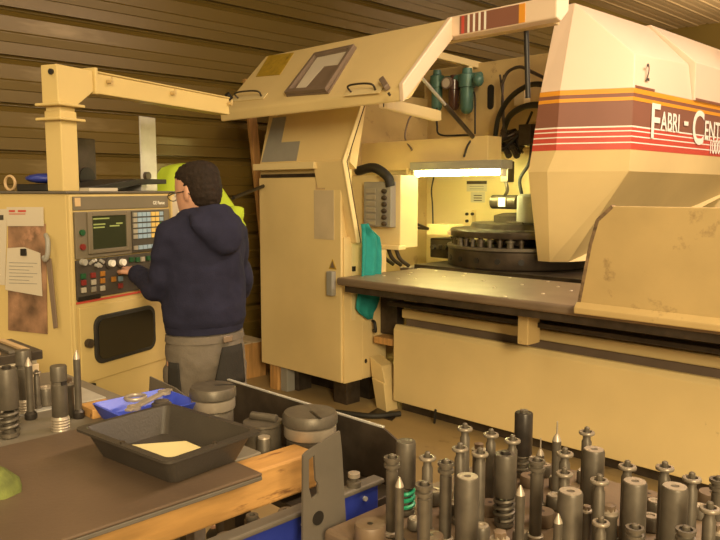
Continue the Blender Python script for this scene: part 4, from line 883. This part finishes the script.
for k, x, y, s in T_:
    if k in ('ring_punch', 'collar_punch', 'pin', 'needle'): s *= 1.1
    q = onz(x, y, ZK+KH[k]*s); rad = RAD[k]*s
    for it in range(60):          # nudge apart along the line of sight so that no two tools share a spot
        mv = Vector((0, 0))
        for (px_, py_, pr_) in placed:
            d = Vector((q.x-px_, q.y-py_)); g_ = pr_+rad+.001-d.length
            if g_ > 0: mv += (d.normalized() if d.length > 1e-5 else Vector((.7, -.7)))*g_
        if mv.length < 1e-5: break
        q.x += mv.x; q.y += mv.y
    placed.append((q.x, q.y, rad))
    nm, lb = KN[k]; lb = LBL.get((k, x), lb); tool(k, q.x, q.y, ZK, s, random.uniform(0, 6), lb, G_, name=nm)
placed += [(-.70+.02*i, 1.66+.004*i, .014) for i in range(11)]
rf = random.Random(3); nfill = 0
while nfill < 30:
    k = rf.choice(['die_ring', 'die_ring', 'puck', 'nut_die']); s = rf.uniform(.75, 1.05); x, y = rf.uniform(-1.08, -.25), rf.uniform(1.08, 1.69); rad = RAD[k]*s
    if y-x < 1.62 or any((x-a)**2+(y-b)**2 < (c+rad+.001)**2 for a, b, c in placed): 
        nfill += .05; continue
    placed.append((x, y, rad)); nfill += 1; tool(k, x, y, ZK, s, rf.uniform(0, 6), KN[k][1], G_, name=KN[k][0])
def rod(px0, px1, r, label):
    a = onz(*px0, ZK+.17); b = onz(*px1, ZK+.17); bm = BM(); tube(bm, [a, b], r, 10)
    return one('steel_tube', bm, 'tool_bright', label, 'tube', a, smooth=40)
bm = BM(); a = onz(700, 520, ZK+.011); 
bm.free()
# lying rod across the back of the cart
bm = BM(); tube(bm, [(-.70, 1.66, ZK+.013), (-.50, 1.70, ZK+.013)], .012, 12); one('steel_tube', bm, 'tool_bright', 'pale steel tube lying at the back of the tool cart', 'tube', (-.6, 1.68, ZK), smooth=40)
# ------------------------------------------------------------------ punches on the bench
LB = [('spring_big', 10, 437, 1.12, 1.05, 'thick punch with coil-spring foot at the end of the bench row'),
      ('spring_big', -7, 425, 1.0, 1.0, 'thick punch beside the coil-spring punch on the bench, cut by the frame'),
      ('grooved', 26, 413, 1.0, 1.0, 'tall grooved punch cylinder behind the pointed pin on the bench'),
      ('pin', 31, 419, 1.1, 1.10, 'pointed steel pin with ring foot in front of the tall cylinder on the bench'),
      ('ring_punch', 38, 409, .9, .80, 'short ring-headed punch next to the pointed pin on the bench'),
      ('grooved', 61, 430, 1.0, .97, 'grooved steel cylinder on a pale threaded foot beside the black tray'),
      ('nut_die', 69, 417, 1.1, .95, 'short steel holder leaning close to the tall cylinder on the bench'),
      ('pin', 79, 418, 1.05, 1.28, 'slender pointed pin with black foot at the tray end of the bench row'),
      ('die_ring', 47, 406, 1.2, 1.5, 'small low die standing behind the bench punches'),
      ('ring_punch', 20, 407, .9, .8, 'plain short punch standing left of the tall cylinder on the bench')]
for k, x, y, s, sz, lb in LB:
    q = onz(x, y, ZBn); zb_ = ZBn+.003 if (-2.45 < q.x < -2.22 and q.y > .68) else ZBn; tool(k, q.x, q.y, zb_, s, random.uniform(0, 6), lb, None, sz, KN[k][0])
# catalogue boxes stacked at the bench corner
q = onz(45, 372, ZBn)
st = thing('drawer_box', 'cream box with grey ribbed lid at the far corner of the bench', 'box', (-2.55, .80, ZBn))
obj('box_body', B(-2.70, -2.45, .62, .955, ZBn, ZBn+.10), 'cardboard', st, bev=.003)
obj('box_layer', B(-2.695, -2.455, .625, .95, ZBn+.10, ZBn+.115), 'paper', st, bev=.002)
obj('lid', B(-2.71, -2.44, .61, .965, ZBn+.115, ZBn+.145), 'dark_steel', st, bev=.003)
for i in range(7):
    y = .635+i*.046; obj('rib', B(-2.69, -2.46, y, y+.02, ZBn+.145, ZBn+.152), 'grey_plate' if i % 2 else 'straw', st)
bm = B(-2.43, -2.24, .70, 1.08, ZBn, ZBn+.003); one('pale_bench_patch', bm, 'galvanised', 'pale patch added for the lighter far bench top behind the punches', 'plate', (-2.3, .9, ZBn))  # added thin sheet stands for the bench's own lighter far surface
bm = BM(); a = onz(-4, 492, ZBd); lathe(bm, [(.055, 0), (.05, .02), (.02, .05), (.012, .055)], (a.x, a.y, ZBd), 8); one('scouring_pad', bm, 'moss', 'green scouring pad heaped on the brown board', 'pad', (a.x, a.y, ZBd), smooth=60)
# ------------------------------------------------------------------ die cart behind the timber beam
ZD = .80
DC = thing('die_cart', 'dark blue die cart with grey rim and tall steel back plate', 'die cart', (-1.7, 1.25, 0))
obj('shelf', B(-2.30, -1.25, 1.135, 1.40, ZD-.02, ZD), 'dark_steel', DC, bev=.003)
obj('shelf_extension', B(-1.385, -1.25, .45, 1.225, .775, .79), 'dark_steel', DC, bev=.003)
bm = BM(); prism(bm, [(-2.03, 1.405, .60), (-2.03, 1.405, .95), (-1.32, 1.405, .95), (-1.26, 1.405, .925), (-1.24, 1.405, .60)], (0, .006, 0)); obj('back_plate', bm, 'dark_steel', DC)
bm = BM(); box(bm, -2.03, -1.32, 1.4035, 1.4125, .95, .954); obj('plate_edge', bm, 'galvanised', DC)
obj('side_panel', B(-1.256, -1.245, .45, 1.31, .52, .845), 'blue_dark', DC, bev=.003)
obj('rim', B(-1.275, -1.236, .45, 1.325, .845, .858), 'grey_plate', DC, bev=.004)
for y in (.62, .78, .92, 1.06, 1.26):
    bm = BM(); tube(bm, [(-1.245, y, .822), (-1.238, y, .822)], .006, 8); obj('screw', bm, 'galvanised', DC, 40)
for x in (-2.28, -1.31):
    for y in (1.21, 1.36): obj('leg', B(x, x+.04, y, y+.035, 0, ZD-.02), 'dark_steel', DC)
for y in (.47,): obj('leg', B(-1.29, -1.256, y, y+.04, 0, .775), 'dark_steel', DC)
bm = BM(); prism(bm, [(-2.26, 1.235, ZD), (-2.02, 1.255, ZD), (-2.02, 1.255, .915), (-2.10, 1.248, .94), (-2.24, 1.237, .955)], (0, .005, 0)); one('sheet_offcut', bm, 'grey_plate', 'grey sheet-metal offcut standing on the die cart beside the blue bin', 'sheet metal', (-2.14, 1.245, ZD))
def bigdie(px, py, zt, r, label, kind, lift=0):
    q = onz(px, py, zt); h = zt-ZD
    zt += lift; h += lift
    D = thing('slotted_die', label, 'die', (q.x, q.y, ZD))
    obj('body', lathe(BM(), [(r*.82, 0), (r*.86, .004), (r*.86, h-.075), (r*.80, h-.07)], (q.x, q.y, ZD), 32), 'tool_steel', D, 40)
    obj('collar', lathe(BM(), [(r*.80, h-.07), (r*.93, h-.066), (r*.95, h-.062), (r*.95, h-.036), (r*.88, h-.034)], (q.x, q.y, ZD), 32), 'tool_bright', D, 40)
    cp = obj('cap', lathe(BM(), [(r*.9, h-.034), (r, h-.03), (r, h-.010), (r*.93, h-.001), (r*.3, h)], (q.x, q.y, ZD), 36), 'tool_steel', D, 40)
    bm = BM(); a = math.radians(kind); d = Vector((math.cos(a), math.sin(a), 0)); s_ = Vector((-d.y, d.x, 0)); c = Vector((q.x, q.y, zt))
    obox(bm, c-s_*.004+d*(r*.08), d*(r*.94), s_*.008, ZU*.0012); obj('slot', bm, 'black', cp)
    return D
bigdie(213, 393, .985, .068, 'big round slotted die standing next to the blue bin', 60, .022)
bigdie(310, 411, .985, .075, 'largest round slotted die standing against the steel back plate', -20)
q = onz(263, 418, .955)
D = thing('lidded_die', 'low round die with a bar handle between the two big dies', 'die', (q.x, q.y, ZD)); h = .148
obj('body', lathe(BM(), [(.045, 0), (.05, .004), (.05, h-.012), (.055, h-.008), (.055, h-.002), (.02, h)], (q.x, q.y, ZD), 32), 'tool_steel', D, 40)
bm = BM(); tube(bm, [(q.x-.04, q.y-.01, ZD+h+.008), (q.x+.035, q.y+.02, ZD+h+.008)], [.012, .012], 12); obj('handle', bm, 'tool_steel', D, 40, bev=.003)
for px, py, r, lb in ((264, 436, .019, 'small plain steel plug in front of the lidded die'), (204, 424, .014, 'small steel plug beside the tray rim by the slotted die'), (185, 415, .013, 'thin steel plug by the corner of the blue bin')):
    q = onz(px, py, .93); q.y = max(q.y, 1.16); D = thing('steel_plug', lb, 'plug', (q.x, q.y, ZD))
    obj('body', lathe(BM(), [(r, 0), (r, .12), (r*.9, .125)], (q.x, q.y, ZD), 18), 'tool_steel', D, 40); obj('cap', lathe(BM(), [(r*.9, .125), (r*.85, .129), (r*.3, .13)], (q.x, q.y, ZD), 18), 'tool_bright', D, 40)
q = onX(354, 480, -1.255); D = thing('stub_die', 'short stub die on the cart rim beside the slotted plate', 'die', (-1.255, q.y, .858))
obj('body', lathe(BM(), [(.018, 0), (.018, .012), (.011, .014), (.011, .022)], (-1.255, q.y, .858), 18), 'tool_steel', D, 40); obj('cap', lathe(BM(), [(.011, .022), (.015, .024), (.015, .034), (.006, .036)], (-1.255, q.y, .858), 18), 'tool_bright', D, 40)
for i, (y, r_, h_) in enumerate(((.80, .022, .05), (.90, .028, .035), (.97, .018, .06), (1.07, .024, .04))):
    D = thing('loose_die', ['tall loose die', 'flat wide loose die', 'slim loose die', 'squat loose die'][i]+' lying in the cart tray under the timber beam', 'die', (-1.315, y, .79))
    obj('body', lathe(BM(), [(r_*.9, 0), (r_, .003), (r_, h_*.8), (r_*.9, h_*.8+.003)], (-1.315, y, .79), 16), 'tool_black', D, 40); obj('rim', lathe(BM(), [(r_*.8, h_*.8+.003), (r_*.8, h_), (r_*.4, h_), (r_*.35, h_*.7)], (-1.315, y, .79), 16), 'tool_steel', D, 40)
# ------------------------------------------------------------------ the person
PO = Vector((-2.612, 1.701, 0)); PR = math.radians(88)
MAN = thing('person', 'person in navy hooded sweatshirt and grey work trousers operating the console', 'person', PO, PR)
PINV = INV['person']
def el(z, rx, ry, cx=0, cy=0, n=24, p=2.0):
    out = []
    for i in range(n):
        t = 2*PI*i/n; c, s = math.cos(t), math.sin(t)
        out.append(Vector((cx+rx*math.copysign(abs(c)**(2/p), c), cy+ry*math.copysign(abs(s)**(2/p), s), z)))
    return out
def remesh(o, v, it=6, fac=.5):
    m_ = o.modifiers.new('r', 'REMESH'); m_.mode = 'VOXEL'; m_.voxel_size = v; m_.use_smooth_shade = True
    m2 = o.modifiers.new('s', 'SMOOTH'); m2.factor = fac; m2.iterations = it
def rot_head(p, piv=Vector((0, 0, 1.52))):
    return Matrix.Rotation(math.radians(14), 3, 'Z') @ (Matrix.Rotation(math.radians(-10), 3, 'X') @ (p-piv)) + piv + Vector((0, 0, -.03))
LH = PINV @ F(-.035, 1.235, .03); LE = PINV @ Vector((-2.685, 1.53, 1.185)); LS = Vector((-.150, -.0, 1.395))
RH = PINV @ F(.12, 1.20, .035); RE = Vector((.26, .12, 1.14)); RS = Vector((.150, -.0, 1.395))
def hand(bm, W, tip, palm_n, thumb):
    d = (tip-W).normalized(); s = d.cross(palm_n).normalized()*thumb
    c = W+d*.045
    rot = Matrix((s, palm_n.normalized(), d)).transposed()
    ell(bm, c, .040, .017, .055, 12, rot)
    for i, (o, L1) in enumerate(((.027, .068), (.009, .078), (-.009, .072), (-.026, .056))):
        b0 = W+d*.082+s*o; b1 = b0+d*L1*.42; b2 = b1+(d*.75+palm_n*.65).normalized()*L1*.32; b3 = b2+(d*.35+palm_n*.95).normalized()*L1*.26
        tube(bm, [b0-d*.03, b0, b1, b2, b3], [.010, .0095, .009, .0082, .0065], 8)
    t0 = W+d*.025+s*.025; t1 = t0+(s*.8+d*.6).normalized()*.034; t2 = t1+(d*.95+s*.25+palm_n*.3).normalized()*.032
    tube(bm, [t0, t1, t2], [.013, .011, .008], 8)
bm = BM()
ringed(bm, [el(.80, .13, .09), el(.92, .145, .10), el(1.05, .135, .095), el(1.25, .150, .105), el(1.38, .150, .095), el(1.44, .11, .075), el(1.475, .06, .062, 0, .005), el(1.56, .055, .06, 0, .015)])
hr = [(1.490, .030, .030, .055), (1.500, .048, .055, .045), (1.525, .060, .075, .030), (1.56, .068, .088, .022), (1.60, .073, .096, .015), (1.64, .075, .099, .010), (1.67, .073, .096, .006), (1.695, .064, .084, .002), (1.712, .046, .060, 0), (1.72, .02, .026, 0)]
ringed(bm, [[rot_head(p) for p in el(z, rx, ry, 0, cy, 20)] for z, rx, ry, cy in hr])
ell(bm, rot_head(Vector((0, .115, 1.585))), .012, .018, .024, 10); ell(bm, rot_head(Vector((0, .108, 1.605))), .009, .012, .026, 8)
for s in (-1, 1): ell(bm, rot_head(Vector((s*.074, -.002, 1.597))), .010, .019, .032, 10)
ell(bm, rot_head(Vector((0, .105, 1.545))), .024, .010, .006, 8); ell(bm, rot_head(Vector((0, .104, 1.536))), .021, .010, .006, 8)
for S_, E_, H_, th in ((LS, LE, LH, 1), (RS, RE, RH, -1)):
    dv = (H_-E_).normalized(); W = H_-dv*.11
    tube(bm, [S_+Vector((0, 0, .0)), S_.lerp(E_, .4), E_, E_.lerp(W, .35), W, W+dv*.02], [.05, .046, .038, .038, .027, .025], 12)
    hand(bm, W, H_, Vector((0, 0, -1)), th)
for s in (-1, 1):
    tube(bm, [(s*.085, 0, .90), (s*.09, .01, .70), (s*.095, .02, .50), (s*.10, -.01, .34), (s*.105, -.02, .08)], [.085, .075, .055, .05, .036], 14)
    ell(bm, (s*.11, .05, .05), .04, .12, .04, 12)
bd_ = obj('body', bm, 'skin', MAN, 60, local=True); remesh(bd_, .006, 3)
# eyes, brows, glasses, hair
for s in (-1, 1):
    bm = BM(); ell(bm, rot_head(Vector((s*.032, .094, 1.607))), .013, .012, .010, 10); e_ = obj('eye', bm, 'eye_white', MAN, 60, local=True)
    bm = BM(); ell(bm, rot_head(Vector((s*.032, .104, 1.607))), .006, .004, .006, 8); obj('iris', bm, 'black', e_, 60, local=True)
bm = BM()
for s in (-1, 1):
    c = Vector((s*.033, .122, 1.604)); tube(bm, [rot_head(c+Vector((.026*math.cos(t), 0, .018*math.sin(t)))) for t in [2*PI*i/16 for i in range(17)]], .0018, 6)
    tube(bm, [rot_head(Vector((s*.058, .120, 1.608))), rot_head(Vector((s*.080, .06, 1.608))), rot_head(Vector((s*.079, -.005, 1.606))), rot_head(Vector((s*.077, -.022, 1.59)))], .0022, 6)
tube(bm, [rot_head(Vector((-.008, .123, 1.606))), rot_head(Vector((.008, .123, 1.606)))], .002, 6); obj('glasses', bm, 'black', MAN, 60, local=True)
bm = BM(); hh = [(1.535, .046, .048, -.032), (1.555, .060, .062, -.030), (1.58, .070, .071, -.028), (1.61, .0755, .081, -.022), (1.64, .078, .091, -.012), (1.67, .078, .101, -.002), (1.695, .071, .094, .001), (1.715, .055, .072, .001), (1.726, .030, .04, 0)]
ringed(bm, [[rot_head(p)+Vector((0, 0, 0)) for p in el(z, rx, ry, 0, cy, 28)] for z, rx, ry, cy in hh])
hr_ = obj('hair', bm, 'hair', MAN, 60, local=True); remesh(hr_, .006, 3)
def cloudy(o, size, strength):
    t = bpy.data.textures.new('folds', 'CLOUDS'); t.noise_scale = size; m_ = o.modifiers.new('d', 'DISPLACE'); m_.texture = t; m_.strength = strength; m_.mid_level = .5
cloudy(hr_, .012, .010)
# hooded sweatshirt
bm = BM()
ringed(bm, [el(1.01, .158, .122, 0, 0, 32), el(1.025, .168, .130, 0, 0, 32), el(1.055, .180, .143, 0, .0, 32), el(1.10, .183, .145, 0, 0, 32), el(1.22, .180, .140, 0, 0, 32), el(1.33, .182, .135, 0, -.005, 32), el(1.40, .172, .118, 0, -.01, 32), el(1.445, .140, .098, 0, -.005, 32), el(1.475, .095, .085, 0, 0, 32), el(1.49, .07, .07, 0, .005, 32)])
for S_, E_, H_ in ((LS, LE, LH), (RS, RE, RH)):
    dv = (H_-E_).normalized(); W = H_-dv*.105
    pts = curve([S_-(E_-S_)*.15+Vector((-S_.x*.35, 0, 0)), S_, S_.lerp(E_, .5), E_, E_.lerp(W, .5), W], 4); n_ = len(pts)
    tube(bm, pts, [.060+.003*math.sin(i*2.1)-.020*(i/n_)**1.5 for i in range(n_)], 14)
# folded hood: fat collar roll plus a drooping pouch behind the neck
co = [Vector((.088*math.sin(t), -.005+.088*math.cos(t)-.012, 1.475-.0*math.cos(t)+.022*(-math.cos(t)))) for t in [2*PI*i/24 for i in range(24)]]
ringed(bm, [[p+Vector((math.sin(2*PI*i/24), math.cos(2*PI*i/24), 0))*.030*math.cos(2*PI*k/8)+ZU*.030*math.sin(2*PI*k/8) for k in range(8)] for i, p in enumerate(co)], closed=True)
ringed(bm, [el(1.33, .025, .015, .015, -.150, 16), el(1.345, .06, .030, .012, -.148, 16), el(1.39, .098, .050, .006, -.138, 16), el(1.44, .118, .060, 0, -.118, 16), el(1.475, .112, .055, 0, -.098, 16), el(1.50, .085, .035, 0, -.085, 16)])
hd_ = obj('sweatshirt', bm, 'navy', MAN, 60, local=True); remesh(hd_, .009, 6); cloudy(hd_, .10, .022)
bm = BM(); ringed(bm, [el(1.000, .152, .118, 0, 0, 32), el(1.004, .166, .132, 0, 0, 32), el(1.030, .170, .135, 0, 0, 32), el(1.035, .155, .120, 0, 0, 32)]); obj('hem_band', bm, 'navy', MAN, 60, local=True)
# trousers
bm = BM()
ringed(bm, [el(.76, .10, .08, 0, 0, 28), el(.82, .165, .128, 0, -.005, 28), el(.89, .172, .138, 0, -.008, 28), el(.95, .168, .134, 0, -.004, 28), el(1.005, .160, .126, 0, 0, 28)])
for s in (-1, 1):
    tube(bm, [(s*.085, 0, .86), (s*.088, 0, .72), (s*.095, .015, .52), (s*.10, .0, .32), (s*.105, -.015, .10)], [.100, .094, .078, .072, .068], 16)
tr_ = obj('trousers', bm, 'trouser', MAN, 60, local=True); remesh(tr_, .010, 4); cloudy(tr_, .07, .016)
def wrap(name, a0, a1, b0, b1, z0, z1, m, off, parent=MAN, rx=.170, ry=.136):
    """patch lying on the trouser seat between angles (degrees, top a, bottom b)"""
    bm = BM(); g = []
    for j in range(6):
        f = j/5; z = z0+(z1-z0)*f; r = []
        for i in range(9):
            a = math.radians((b0+(a0-b0)*f)*(1-i/8)+(b1+(a1-b1)*f)*i/8)
            r.append(bm.verts.new(((rx+off)*math.cos(a), (ry+off)*math.sin(a)-.006, z)))
        g.append(r)
    for j in range(5):
        for i in range(8): bm.faces.new((g[j][i], g[j][i+1], g[j+1][i+1], g[j+1][i]))
    o = obj(name, bm, m, parent, 60, local=True); k = o.modifiers.new('s', 'SOLIDIFY'); k.thickness = .006; k.offset = 1; return o
wrap('back_pocket', 265, 298, 252, 305, .79, .955, 'trouser_dark', .012, tr_)
wrap('side_pocket', 188, 206, 184, 210, .76, .90, 'trouser_dark', .012, tr_)
bm = BM(); ringed(bm, [el(.968, .158, .124, 0, -.002, 32), el(.969, .171, .137, 0, -.002, 32), el(.998, .167, .133, 0, -.002, 32), el(.999, .155, .12, 0, -.002, 32)]); wb = obj('waistband', bm, 'trouser', MAN, 60, local=True)
wrap('waist_label', 268, 282, 268, 282, .971, .996, 'brown_plastic', .004, wb)
for s in (-1, 1):
    bm = BM(); ringed(bm, [el(0, .045, .13, s*.11, .045, 20, 2.6), el(.03, .048, .135, s*.11, .045, 20, 2.6), el(.06, .045, .12, s*.11, .035, 20, 2.4), el(.10, .044, .06, s*.108, -.015, 20), el(.12, .043, .05, s*.107, -.02, 20)]); obj('shoe', bm, 'shoe', MAN, 60, local=True)
